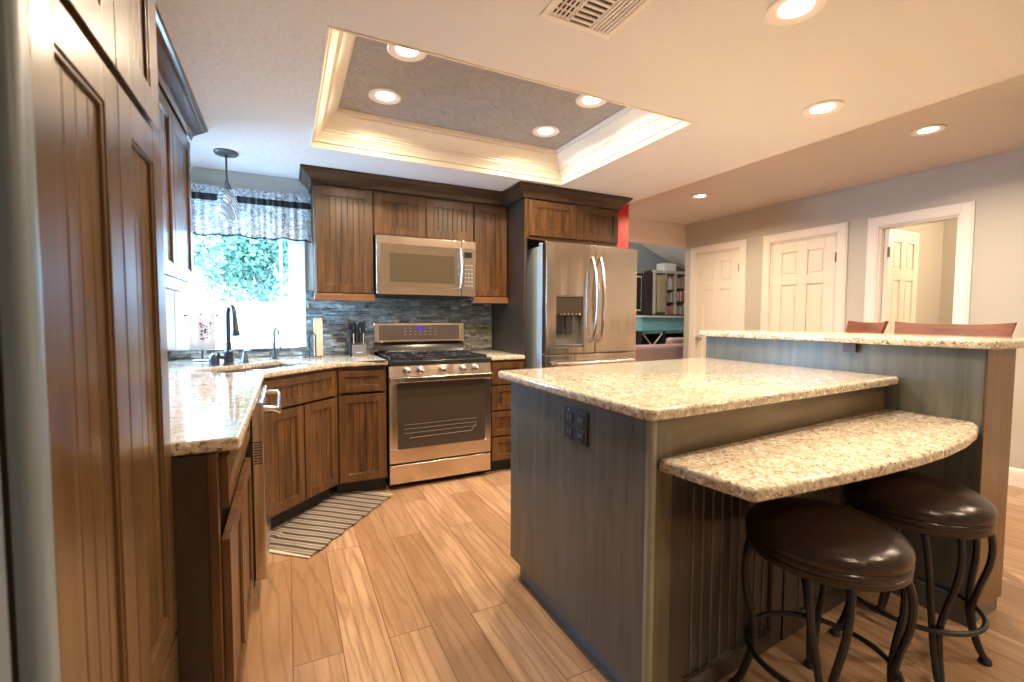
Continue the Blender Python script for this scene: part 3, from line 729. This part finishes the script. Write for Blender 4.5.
for i in range(6): m.ball((a+.045+i*.036, .000, dd-.145), .010)
m.build('indicator_row', CHROME, dp)
for i in (0, 1): MB().prism(roundpoly([(a+.03+i*.085, c+.10), (a+.09+i*.085, c+.10), (a+.09+i*.085, c+.25), (a+.03+i*.085, c+.25)], .012), 0, 1, T=Matrix(((1,0,0,0),(0,0,.012,.026),(0,1,0,0),(0,0,0,1)))).build('paddle', BLACKG if i == 0 else BLACKM, dp)
MB().box(a+.01, bb-.01, -.004, .045, c+.01, c+.022).build('drip_tray', STEELB, dp)
for s, par in ((-1, dl), (1, dr)):
    x = sp+s*.042; pts = []
    for k in range(13):
        u = k/12; z = 1.02+u*.68
        pts.append((x - s*.012*math.sin(u*PI), -.012-.060*math.sin(u*PI)**.6, z))
    MB().tube(pts, .015, n=12).build('handle', STEELB, par, smooth=True)
MB().box(.0, .05, .02, .12, 1.775, 1.80).box(w-.05, w, .02, .12, 1.775, 1.80).build('hinge_cover', FRSIDE, t, bevel=.004)
MB().box(w-.16, w-.10, -.0008, 0, 1.675, 1.683).build('badge', STEELB, dr)

# ------------------------------------------------------------------ pendant, valance, rod
t = thing('pendant_lamp', 'small pendant lamp with crackle glass shade over the sink', 'lamp', (-.315, 3.42, HC))
MB().lathe([(0, 0), (.066, 0), (.068, -.010), (.060, -.018), (.014, -.022), (.010, -.034), (0, -.034)], (0, 0, 0), 32).build('canopy', GUNM, t, smooth=True)
MB().tube([(0, 0, -.03), (0, 0, -.19)], .0055).lathe([(.006, -.17), (.012, -.19), (.024, -.222), (.026, -.236), (0, -.236)], (0,0,0), 20).build('stem', GUNM, t, smooth=True)
MB().lathe([(.026, -.230), (.040, -.240), (.052, -.275), (.060, -.320), (.062, -.360), (.050, -.400), (.034, -.425), (.030, -.425), (.046, -.398), (.058, -.358), (.056, -.320), (.048, -.275), (.036, -.244), (.022, -.234)], (0,0,0), 32).build('shade', SHADEG, t, smooth=True)
MB().ball((0, 0, -.285), .022, (1,1,1.25)).build('bulb', mat('bulb_white', (.9,.9,.9), .3, Emission_Color=(1,.95,.9,1), Emission_Strength=.15), t, smooth=True)
tag(MB().tube([(-.755, 3.80, 2.035), (.188, 3.80, 2.035)], .009).build('curtain_rod', BLACKM, smooth=True), 'black rod holding up the window valance', 'curtain rod')
def valance():
    t = thing('valance', 'black and white damask valance over the sink window', 'curtain', (0, 3.80, 0))
    def strip(z_of, mtl, name, off=0, nx=150):
        m = MB(); bm = m.bm; F = []; Bk = []
        for i in range(nx+1):
            u = i/nx; x = -.752+u*.935; rows = []
            for z, amp in z_of(u):
                y = -.018-off+amp*(.30*math.sin(u*31)+.30*math.sin(u*83+1.3)*(.4+u)+.30*math.sin(u*131+3*math.sin(u*9)))
                rows.append((x, y, z))
            F.append([bm.verts.new(p) for p in rows]); Bk.append([bm.verts.new((p[0], p[1]+.003, p[2])) for p in rows])
        nr = len(F[0])
        for i in range(nx):
            for j in range(nr-1):
                bm.faces.new((F[i][j], F[i+1][j], F[i+1][j+1], F[i][j+1])); bm.faces.new((Bk[i][j], Bk[i][j+1], Bk[i+1][j+1], Bk[i+1][j]))
            bm.faces.new((F[i][0], Bk[i][0], Bk[i+1][0], F[i+1][0])); bm.faces.new((F[i][-1], F[i+1][-1], Bk[i+1][-1], Bk[i][-1]))
        return m.build(name, mtl, t, smooth=True)
    bot = lambda u: 1.782+.006*math.sin(u*17)+.005*math.sin(u*41)
    strip(lambda u: [(bot(u)+(2.115+.006*math.sin(u*90)-bot(u))*k/7, .014*(1-k/9)) for k in range(8)], DAMASK, 'cloth')
    strip(lambda u: [(2.012, .008), (2.035, .009), (2.058, .008)], BLACKF, 'black_band', .010)
    strip(lambda u: [(bot(u)-.006, .0140), (bot(u)+.004, .0140)], BLACKF, 'hem', .002)
valance()

# ------------------------------------------------------------------ sink side things
t = thing('kitchen_faucet', 'dark gooseneck pull down faucet behind the sink', 'faucet', (-.318, 3.285, .921), -1.08)
ro = lambda: None
MB().lathe([(0, 0), (.030, 0), (.032, .006), (.026, .012), (.024, .075), (.027, .080), (.020, .092), (0, .092)], (0,0,0), 24).build('base', BRONZE, t, smooth=True)
arc = [(0, 0, .06), (0, 0, .20), (0, 0, .30)] + [(0.045-.045*math.cos(a), 0, .30+.06*math.sin(a)) for a in [PI*k/10 for k in range(1, 11)]] + [(.092, 0, .28)]
MB().tube(arc, .0145, n=12).build('spout', BRONZE, t, smooth=True)
MB().tube([(.092, 0, .285), (.095, 0, .25), (.098, 0, .22), (.102, 0, .185), (.103, 0, .178)], [.0145, .017, .018, .024, .020], n=16).build('spray_head', BRONZE, t, smooth=True)
MB().tube([(.0, -.02, .045), (.0, -.05, .05), (.01, -.062, .075)], [.012, .011, .007], n=10).build('handle', BRONZE, t, smooth=True)
t = thing('filter_faucet', 'slim small gooseneck drinking water faucet', 'faucet', (-.075, 3.60, .921), -PI/3)
MB().lathe([(0, 0), (.02, 0), (.02, .006), (.013, .012), (.012, .05), (0, .052)], (0,0,0), 20).build('base', BRONZE, t, smooth=True)
MB().tube([(0, 0, .04), (0, 0, .18)] + [(0.028-.028*math.cos(a), 0, .18+.032*math.sin(a)) for a in [PI*k/8 for k in range(1, 9)]] + [(.057, 0, .165)], .0075, n=10).build('spout', BRONZE, t, smooth=True)
MB().tube([(0, .0, .05), (.02, .03, .055), (.022, .034, .085)], .005, n=8).build('handle', BRONZE, t, smooth=True)
t = thing('soap_dispenser', 'squat dark soap pot left of the big faucet', 'dispenser', (-.392, 3.275, .921))
MB().lathe([(0, 0), (.026, 0), (.028, .01), (.028, .058), (.024, .064), (0, .064)], (0,0,0), 20).build('body', BRONZE, t, smooth=True)
MB().lathe([(0, .060), (.014, .060), (.012, .074), (0, .076)], (0,0,0), 14).build('cap', STEELB, t, smooth=True)
t = thing('soap_dispenser', 'dark pump soap dispenser right of the big faucet', 'dispenser', (-.240, 3.385, .921))
MB().lathe([(0, 0), (.022, 0), (.022, .01), (.016, .022), (.015, .05), (.008, .06), (.008, .08), (0, .082)], (0,0,0), 20).build('body', BRONZE, t, smooth=True)
MB().tube([(0, 0, .076), (.03, -.02, .082), (.036, -.026, .074)], .006, n=8).build('spout', BRONZE, t, smooth=True)
# towel stand
t = thing('towel_stand', 'dark iron towel stand on the corner of the counter', 'towel stand', (-.500, 3.63, .921), .35)
MB().lathe([(0, 0), (.060, 0), (.062, .005), (.05, .010), (.010, .014), (0, .014)], (0,0,0), 28).build('base', BRONZE, t, smooth=True)
MB().tube([(0, 0, .01), (0, 0, .300)], .006).build('post', BRONZE, t, smooth=True)
MB().tube([(-.085, 0, .300), (.085, 0, .300)], .005).ball((-.090, 0, .300), .011).ball((.090, 0, .300), .011).ball((0, 0, .312), .009).build('crossbar', BRONZE, t, smooth=True)
def sheet(pts_top, name, m, label, cat): pass
t = thing('hand_towel', 'white hand towel embroidered in red on the iron stand', 'towel', (-.500, 3.63, .921), .35)
m = MB(); bm = m.bm; rows = []
for i in range(17):
    x = -.074+i*.148/16; rows.append([])
    for (y, z) in [(-.012, .075), (-.013, .15), (-.010, .22), (-.009, .295), (-.005, .307), (.0, .310), (.005, .307), (.009, .295), (.012, .2), (.014, .10)]:
        wv = .004*math.sin(i*.9)*(1-(z-.07)/.25)
        rows[-1].append(bm.verts.new((x, y+wv, z)))
for i in range(16):
    for j in range(9): bm.faces.new((rows[i][j], rows[i+1][j], rows[i+1][j+1], rows[i][j+1]))
o = m.build('cloth', TOWELM, t, smooth=True); md = o.modifiers.new('thick', 'SOLIDIFY'); md.thickness = .003; md.offset = 0
r = random.Random(11); m1 = MB(); m2 = MB()
for k in range(26):
    a, q = r.uniform(-.02, .03), r.uniform(-.055, .055); mm = m1 if k % 2 else m2
    mm.ball((.012+a*1.2, -.0155, .195+q), r.uniform(.003, .007), (1, .25, 1), n=8)
m1.build('embroidery', EMBR, t); m2.build('embroidery', EMBD, t)
# board + wire holder
t = thing('cutting_board', 'pale wood cutting board standing against the window end', 'cutting board', (.215, 3.70, .9215), -.05)
MB().prism(roundpoly([(-.07, 0), (.07, 0), (.07, .285), (-.07, .285)], .012), 0, 1, T=Matrix(((0,0,.062,-.031),(1,0,0,0),(0,1,0,0),(0,0,0,1)))).build('board', BOARDW, t, bevel=.003)
t = thing('wire_holder', 'black wire arch holder in front of the pale board', 'holder', (.168, 3.575, .921), 0)
MB().tube([(-.055, 0, .007), (.055, 0, .007)], .0035).tube([(-.045, -.0, .0045), (-.045, .06, .0045)], .0035).tube([(.045, 0, .0045), (.045, .06, .0045)], .0035).tube([(-.022, 0, .007), (-.022, 0, .155)]+[(-.022*math.cos(a), 0, .155+.022*math.sin(a)) for a in [PI*k/8 for k in range(1, 8)]]+[(.022, 0, .155), (.022, 0, .007)], .0045).ball((-.055,0,.008), .007).ball((.055,0,.008), .007).build('wire_arch', BLACKM, t, smooth=True)
# knife block
t = thing('knife_block', 'grey block full of black handled steel knives', 'knife block', (.495, 3.64, .921), -.05)
MB().prism([(-.05, 0), (.05, 0), (.05, .10), (-.02, .085), (-.05, .085)], 0, 1, T=Matrix(((0,0,.105,-.052),(1,0,0,0),(0,1,0,0),(0,0,0,1)))).build('block', BLOCKM, t, bevel=.004)
MB().box(-.070, -.056, -.02, .05, 0, .2).box(-.070, .052, .052, .062, 0, .250).build('back_plate', BLACKM, t, bevel=.003)
MB().box(-.022, .022, -.0508, -.0498, .026, .033).build('maker_mark', PRINTL, t)
k = 0
for row in range(3):
    for i in range(4):
        x = -.038+i*.024+row*.003; y = -.035+row*.030; h0 = .088+row*.016; L = .074+row*.028
        MB().tube([(x, y+.010, h0), (x, y, h0+L*.6), (x, y-.006, h0+L), (x, y-.012, h0+L+.012)], [.0062, .0075, .007, .0075], n=8).build('knife_handle', BLACKM if (row+i) % 3 else STEELB, t, smooth=True)
MB().tube([(-.062, -.035, .09), (-.066, -.03, .16), (-.075, -.03, .19), (-.062, -.03, .2), (-.05, -.03, .185), (-.060, -.032, .15)], .004, n=8).build('scissors_handle', BLACKM, t, smooth=True)

# ------------------------------------------------------------------ rug
t = thing('rug', 'striped brown and cream woven rug in front of the sink base', 'rug', (.215, 2.915, 0), math.radians(50))
L, Wd = .82, .385
m = MB(); bm = m.bm; nx, ny = 60, 24; rows = []
for i in range(nx+1):
    u = i/nx; rr = []
    for j in range(ny+1):
        v = j/ny; x = (u-.5)*L; y = (v-.5)*Wd + .006*math.sin(u*37)*(1 if v in (0, 1) else 0)
        x += (v-.5)*.02
        z = .007 + .0015*math.sin(u*200) + (.010*max(0, math.sin((u-.06)*9)) if u < .2 and v > .8 else 0)
        rr.append(bm.verts.new((x, y, z)))
    rows.append(rr)
for i in range(nx):
    for j in range(ny): bm.faces.new((rows[i][j], rows[i+1][j], rows[i+1][j+1], rows[i][j+1]))
o = m.build('pile', RUG, t, smooth=True); md = o.modifiers.new('thick', 'SOLIDIFY'); md.thickness = .006; md.offset = -1
MB().box(-L/2-.022, -L/2+.004, -Wd/2+.003, Wd/2-.003, .001, .009).build('end_binding', RUGEDGE, t, bevel=.003)
MB().box(L/2-.004, L/2+.016, -Wd/2+.003, Wd/2-.003, .001, .009).build('end_binding', RUGEDGE, t, bevel=.003)

# ------------------------------------------------------------------ island
t = thing('kitchen_island', 'grey stained kitchen island with beadboard front and raised bar wall', 'island', (0, 0, 0))
FY = lambda x: .985+(x-.95)*.0768      # skewed front face
BY = lambda x: 1.905+(x-.95)*.095
MB().prism([(.945, FY(.945)+.03), (2.42, FY(2.42)+.03), (2.42, BY(2.42)), (.945, BY(.945))], .10, .929).build('body', BLACKM, t)
box(.925, .944, 1.000, 1.885, .10, .929).build('end_panel', GREY, t, bevel=.002)
MB().prism([(.942, FY(.93)-.008), (1.012, FY(1.01)-.008), (1.012, FY(1.01)+.03), (.942, FY(.93)+.03)], .015, .929).build('corner_post', GREYH2, t, smooth=True)
MB().prism(roundpoly([(.924, FY(.93)-.009), (.942, FY(.93)-.009), (.942, 1.0), (.924, 1.0)], [.012, 0, 0, .003]), .015, .929).build('corner_bead', GREYPOST, t, smooth=True)
MB().prism([(1.012, FY(1.012)+.002), (2.42, FY(2.42)+.002), (2.42, FY(2.42)+.02), (1.012, FY(1.012)+.02)], .775, .929).build('front_rail', GREYH, t)
MB().prism([(.963, FY(.96)+.055), (2.42, FY(2.42)+.055), (2.42, BY(2.42)-.05), (.963, BY(.963)-.05)], 0, .10).build('toe_kick', TOEK, t)
ang = math.atan(.0768)
pn = bpy.data.objects.new('beadboard_panel', None)
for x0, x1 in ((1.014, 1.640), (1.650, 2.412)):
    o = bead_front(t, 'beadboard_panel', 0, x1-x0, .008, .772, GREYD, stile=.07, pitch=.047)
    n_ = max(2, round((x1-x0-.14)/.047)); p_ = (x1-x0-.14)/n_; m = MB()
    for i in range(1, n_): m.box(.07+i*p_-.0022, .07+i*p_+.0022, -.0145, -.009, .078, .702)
    m.build('bead_glint_strip', BEADGLINT, o, bevel=.001)
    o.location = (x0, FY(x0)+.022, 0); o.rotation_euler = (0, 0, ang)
# outlet plate
ol = MB().box(.918, .925, 1.280, 1.424, .775, .893).build('outlet_plate', BLACKM, t, bevel=.002)
for yc in (1.317, 1.387):
    for zc in (.805, .858):
        MB().box(.9155, .9185, yc-.022, yc+.022, zc-.020, zc+.020).build('socket', mat('socket_dark', (.02,.025,.045), .35), ol, bevel=.002)
    MB().ball((.9175, yc+.005, .884), .0028).ball((.9175, yc+.005, .782), .0028).build('screw', CHROME, ol)
    m = MB()
    for zc in (.805, .858): m.box(.915, .9156, yc-.010, yc-.006, zc-.006, zc+.010).box(.915, .9156, yc+.006, yc+.010, zc-.006, zc+.010)
    m.build('slot_marks', mat('slot_grey', (.22,.24,.28), .5), ol)
# raised bar wall
MB().box(2.4215, 2.663, .7735, 2.09, .0, 1.102).build('bar_wall', GREY, t, bevel=.002)
MB().box(2.4210, 2.684, .768, .773, .055, 1.102).build('bar_end_panel', TAN, t, bevel=.003)
MB().box(2.664, 2.684, .7735, 2.09, .055, 1.102).build('bar_back_panel', TAN, t)
MB().box(2.398, 2.420, .772, FY(2.42), 0, .10).build('base_strip', GREY, t)
MB().box(2.398, 2.4205, 1.215, 1.27, 1.060, 1.1015).build('bracket', BROWNDARK, t)
slab('island_countertop', 'large speckled granite top of the island work surface', 'countertop', roundpoly([(.895, FY(.9)-.034), (2.419, FY(2.42)-.055), (2.419, BY(2.42)+.06), (.895, BY(.9)+.08)], [.030, .022, 0, .03]), .930, .966, bev=.013)
slab('bar_countertop', 'long raised granite bar top at the back of the island', 'countertop', roundpoly([(2.385, .735), (3.0, .735), (3.0, 2.13), (2.385, 2.13)], [.05, .06, .04, .03]), 1.103, 1.138, bev=.012)
# low desk slab with a bowed front
y = lambda x: .0
front = [(.982, .696), (1.10, .686), (1.27, .676), (1.45, .666), (1.65, .662), (1.85, .668), (2.05, .690), (2.22, .722), (2.34, .755), (2.405, .785), (2.419, .81)]
slab('low_countertop', 'lower bow fronted granite snack counter above the stools', 'countertop', roundpoly([(.945, FY(.945)-.012)] + front + [(2.419, FY(2.42)-.002), (1.020, FY(1.014)-.004)], [.012, .014]+[0]*12, 3), .781, .817, bev=.012)

# ------------------------------------------------------------------ backless stools
def smooth_path(P, n=6):
    out = []
    P = [Vector(p) for p in P]
    for i in range(len(P)-1):
        p0, p1, p2, p3 = P[max(i-1, 0)], P[i], P[i+1], P[min(i+2, len(P)-1)]
        for k in range(n):
            u = k/n
            out.append(.5*((2*p1)+(p2-p0)*u+(2*p0-5*p1+4*p2-p3)*u*u+(3*p1-p0-3*p2+p3)*u**3))
    out.append(P[-1]); return out
def stool(lab, x, y, rz):
    t = thing('backless_stool', lab, 'stool', (x, y, 0), rz, 'round leather stools under the snack counter')
    MB().lathe([(0, .640), (.06, .638), (.12, .631), (.168, .617), (.196, .600), (.208, .582), (.210, .570), (.208, .560), (.204, .557), (.208, .553), (.2095, .546), (.206, .538), (0, .538)], (0,0,0), 56).build('seat', LEATHER, t, smooth=True)
    MB().lathe([(0, .538), (.202, .538), (.207, .534), (.207, .520), (.202, .515), (.19, .515), (.188, .520), (0, .520)], (0,0,0), 56).build('seat_ring', RING, t, smooth=True)
    for k in range(4):
        a = PI/4+k*PI/2; lg = MB(); ca, sa = math.cos(a), math.sin(a)
        for s in (-1, 1):
            pr = [(.186, s*.048, .518), (.204, s*.044, .45), (.203, s*.036, .37), (.186, s*.022, .28), (.176, s*.0105, .20), (.184, s*.0080, .13), (.204, s*.006, .06), (.224, s*.003, .018)]
            lg.tube(smooth_path([(r_*ca-o*sa, r_*sa+o*ca, z) for r_, o, z in pr], 5), .0102, n=8)
        leg = lg.build('leg', IRON, t, smooth=True)
        MB().lathe([(0, 0), (.017, 0), (.019, .006), (.017, .016), (.010, .024), (0, .025)], (.226*ca, .226*sa, 0), 16).build('foot_cap', BLACKM, leg, smooth=True)
    MB().tube([(.196*math.cos(2*PI*k/48), .196*math.sin(2*PI*k/48), .195) for k in range(48)], .0085, n=8, closed=True).build('foot_ring', IRON, t, smooth=True)
    return t
stool('round brown leather stool nearer the camera, under the snack counter front', 1.44, .795, -.18)
stool('round brown leather stool farther right, beside the bar end panel', 2.04, .82, .0)

# ------------------------------------------------------------------ bar chairs behind the island
def bar_chair(lab, x, y, rz, w=.46):
    t = thing('bar_chair', lab, 'chair', (x, y, 0), rz, 'wooden bar chairs behind the raised bar')   # local: seat faces -x
    h = w/2
    def rail(z0, z1, d):
        m = MB(); bm = m.bm; A = []
        for k in range(17):
            u = k/16; yy = -h*1.0+u*w; q = .035*(1-(2*u-1)**2); e = .012*abs(2*u-1)**3
            zt = z1+e; A.append([bm.verts.new(p) for p in ((.16+q, yy*(.95), z0), (.16+q+d, yy*.94, z0), (.185+q+d, yy, zt), (.185+q, yy, zt))])
        for a, b2 in zip(A, A[1:]):
            for i in range(4): bm.faces.new((a[i], a[(i+1)%4], b2[(i+1)%4], b2[i]))
        bm.faces.new(A[0]); bm.faces.new(A[-1][::-1]); return m
    rail(1.115, 1.192, .022).build('top_rail', REDWOOD, t, bevel=.003)
    MB().box(.15, .20, -h*.7, h*.7, 1.075, 1.112).build('back_pad', LEATHER, t, bevel=.01)
    for s in (-1, 1):
        MB().tube([(.17, s*h*.74, .72), (.185, s*h*.74, 1.12)], .016, n=8).build('back_post', REDWOOD, t, smooth=True)
        MB().tube([(.17, s*h*.74, .72), (.20, s*h*.74, 0)], [.02, .016], n=8).build('leg', REDWOOD, t, smooth=True)
        MB().tube([(-.18, s*h*.74, .72), (-.20, s*h*.74, 0)], [.02, .016], n=8).build('leg', REDWOOD, t, smooth=True)
    MB().tube([(-.19, -h*.74, .25), (-.19, h*.74, .25)], .012, n=8).build('stretcher', REDWOOD, t)
    MB().box(-.20, .19, -h*.8, h*.8, .715, .775).build('seat', LEATHER, t, bevel=.02)
    return t
bar_chair('red brown wooden bar chair whose long top rail shows at the right', 3.02, 1.175, 0, .50)
bar_chair('red brown wooden bar chair turned sideways, its rail shows narrower', 3.52, 1.895, math.radians(-28), .36)

# ------------------------------------------------------------------ ceiling lights and vent
def can(lab, x, y, z, power=CAN_POWER, light=True):
    t = thing('recessed_light', lab, 'ceiling light', (x, y, z), 0, 'recessed ceiling lights')
    MB().lathe([(.088, -.001), (.090, -.006), (.084, -.010), (.060, -.007), (.049, -.001)], (0,0,0), 40).build('trim_ring', CANTRIM, t, smooth=True)
    MB().lathe([(0, -.0045), (.050, -.0035)], (0,0,0), 40).build('lens', LENS, t)
    if light:
        l = bpy.data.lights.new('can_light', 'AREA'); l.shape = 'DISK'; l.size = .11; l.energy = power*(1.7 if x > 2.3 and z > 2.3 else 1); l.color = CAN_WARM; l.spread = math.radians(158)
        o = bpy.data.objects.new('can_light', l); COL.objects.link(o); o.parent = t; o.location = (0, 0, -.012)
        o['kind'] = 'helper'
can('recessed light in the near left corner of the ceiling tray', .523, 2.16, HH)
can('recessed light in the far left corner of the ceiling tray', .518, 2.655, HH)
can('recessed light in the near right corner of the ceiling tray', 1.565, 2.175, HH)
can('recessed light in the far right corner of the ceiling tray', 1.555, 2.665, HH)
can('big recessed light at the top edge beside the vent', 1.53, .995, HC)
can('recessed light in the flat ceiling above the bar', 2.37, 1.39, HC)
can('recessed light in the higher ceiling in front of the open doorway', 3.754, 1.536, HH)
can('small far recessed light near the living room opening', 3.752, 3.358, HH)
can('recessed light over the near end of the kitchen', .95, -1.0, HC)
can('recessed light over the near end, toward the dining side', 2.37, -.9, HC)
can('recessed light over the dining end', 3.75, -.4, HH)
t = thing('ceiling_vent', 'white ceiling air vent with angled louvers', 'vent', (.935, 1.265, HC)); a, c = .145, .14
MB().box(-a, a, -c, -c+.022, -.008, 0).box(-a, a, c-.022, c, -.008, 0).box(-a, -a+.022, -c+.022, c-.022, -.008, 0).box(a-.022, a, -c+.022, c-.022, -.008, 0).box(-.045, -.038, -c+.0225, c-.0225, -.007, -.001).box(.042, .049, -c+.0225, c-.0225, -.007, -.001).build('frame', CANTRIM, t, bevel=.002)
MB().box(-a+.02, a-.02, -c+.02, c-.02, -.0015, -.0005).build('backing', BLACKM, t)
m = MB()
for i in range(9): m.box(-.037, .041, -c+.030+i*.0255, -c+.041+i*.0255, -.007, -.002)
for i in range(5): m.box(.053+i*.0145, .061+i*.0145, -c+.02, c-.02, -.007, -.002)
for i in range(5): m.box(-a+.024+i*.0165, -a+.030+i*.0165, -c+.02, c-.02, -.006, -.002)
for i in range(8): m.box(-a+.022, -.045, -c+.035+i*.03, -c+.040+i*.03, -.0065, -.003)
m.build('louver', CANTRIM, t)

# ------------------------------------------------------------------ living room furniture
t = thing('bookcase_hutch', 'dark bookcase hutch with cream posts against the far wall', 'bookcase', (6.78, 7.16, 0))
MB().box(0, .92, .30, .33, 1.27, 2.13).box(.0, .92, 0, .3, 1.26, 1.29).build('back_panel', DARKW, t)
MB().box(-.02, .94, -.03, .33, 2.13, 2.19).build('cornice', SHELFW, t, bevel=.01)
for x in (0, .30, .57, .885): MB().box(x, x+.035, 0, .3, 1.29, 2.13).build('upright', SHELFW, t)
for x0, x1, zs in ((.335, .57, (1.52, 1.78)), (.605, .885, (1.55, 1.82))):
    for z in zs: MB().box(x0, x1, .02, .3, z, z+.018).build('shelf', DARKW, t)
tag(MB().box(6.84, 7.01, 7.10, 7.16, 1.34, 2.08).build('woven_scroll', mat('woven_tan', (.42,.33,.22), .9)), 'tan woven panel hanging at the left of the hutch', 'wall hanging')
r = random.Random(21)
bc = [mat('book_white', (.65,.63,.6), .6), mat('book_red', (.55,.08,.08), .6), mat('book_grey', (.3,.32,.34), .6), mat('book_tan', (.4,.3,.2), .6)]
def books(x0, x1, z, y, hs, lab, grp):
    x = x0
    while x < x1-.03:
        w_ = r.uniform(.025, .045); h = r.uniform(*hs)
        m = MB().box(x, x+w_-.003, y, y+.16, z, z+h); tag(m.build('book', r.choice(bc), bevel=.002), lab, 'book', grp); x += w_
books(7.13, 7.34, 1.291, 7.18, (.15, .20), 'book on the lowest middle shelf of the hutch', 'books on the lowest middle shelf')
books(7.13, 7.32, 1.539, 7.18, (.16, .21), 'book on the centre middle shelf of the hutch', 'books on the centre middle shelf')
books(7.13, 7.34, 1.799, 7.18, (.22, .29), 'book on the top middle shelf of the hutch', 'books on the top middle shelf')
books(7.40, 7.64, 1.291, 7.18, (.14, .21), 'book on the lowest right shelf of the hutch', 'books on the lowest right shelf')
books(7.40, 7.64, 1.569, 7.18, (.16, .22), 'book on the centre right shelf of the hutch', 'books on the centre right shelf')
books(7.40, 7.64, 1.839, 7.18, (.18, .26), 'book on the top right shelf of the hutch', 'books on the top right shelf')
tag(box(7.06, 7.38, 7.18, 7.42, 2.192, 2.35).build('storage_box', PAPER, bevel=.004), 'white box on top of the hutch', 'box')
t = thing('teal_console', 'teal console with white top below the hutch', 'console', (6.30, 7.0, 0))
MB().box(0, 1.36, -.04, .48, 1.225, 1.259).build('top', PAPER, t, bevel=.004)
MB().box(.02, 1.34, .03, .48, .95, 1.225).build('body', TEAL, t)
MB().box(.02, 1.34, .06, .10, .90, .95).build('rail', TEAL, t)
MB().box(.02, 1.34, .36, .40, .05, .90).box(.02, .05, .02, .4, 0, .95).box(.62, .65, .02, .4, 0, .95).box(1.31, 1.34, .02, .4, 0, .95).box(.02, 1.34, .02, .4, .04, .07).build('base', DARKW, t)
MB().tube([(.08, .03, .40), (.58, .03, .90)], .016, n=4).tube([(.58, .045, .40), (.08, .045, .90)], .016, n=4).build('wine_rack', SHELFW, t)
t = thing('wall_screen', 'dark framed screen on the far wall beside the hutch', 'screen', (6.40, 7.42, 1.30))
MB().box(0, .30, 0, .06, 0, .84).build('frame', DARKW, t, bevel=.004); MB().box(.03, .26, -.004, .0, .06, .78).build('mat_board', PAPER, t); MB().box(.045, .245, -.006, -.004, .09, .75).build('panel', GLASSB, t)
tag(MB().prism(roundpoly([(0, 0), (.155, 0), (.155, .92), (0, .92)], [0, 0, .07, .07]), 0, 1, T=Matrix(((1,0,0,6.60),(0,0,.1,7.2),(0,1,0,1.262),(0,0,0,1)))).build('arched_speaker', DARKW), 'black arched tower standing beside the hutch', 'speaker')
t = thing('sofa', 'mauve sofa in the living room', 'sofa', (5.35, 5.35, 0))
MB().box(-.9, 1.5, .0, .85, .10, .45).build('base', PINK, t, bevel=.04, seg=3)
MB().box(-.9, 1.5, -.02, .20, .30, .80).build('backrest', PINK, t, bevel=.07, seg=4)
MB().box(-.95, -.70, 0, .88, .10, .66).build('armrest', PINK, t, bevel=.06, seg=4); MB().box(1.3, 1.55, 0, .88, .10, .66).build('armrest', PINK, t, bevel=.06, seg=4)
MB().box(.30, .72, .22, .38, .50, .89).build('back_cushion', PINK, t, bevel=.06, seg=4)
for sx in (-.85, 1.45):
    for sy in (.06, .78): MB().box(sx-.03, sx+.03, sy-.03, sy+.03, 0, .10).build('leg', DARKW, t)
l = bpy.data.lights.new('living_fill', 'POINT'); l.energy = 95; l.color = (1, .9, .8); l.shadow_soft_size = .2  # unseen point light without fixture, added to brighten the living room
o = bpy.data.objects.new('living_fill', l); COL.objects.link(o); o.location = (4.6, 5.9, 2.6)
l = bpy.data.lights.new('side_room_fill', 'POINT'); l.energy = 70; l.color = (1, .74, .5); l.shadow_soft_size = .15  # warm point light out of view, added to brighten the side room
o = bpy.data.objects.new('side_room_fill', l); COL.objects.link(o); o.location = (6.1, 1.3, 2.2)
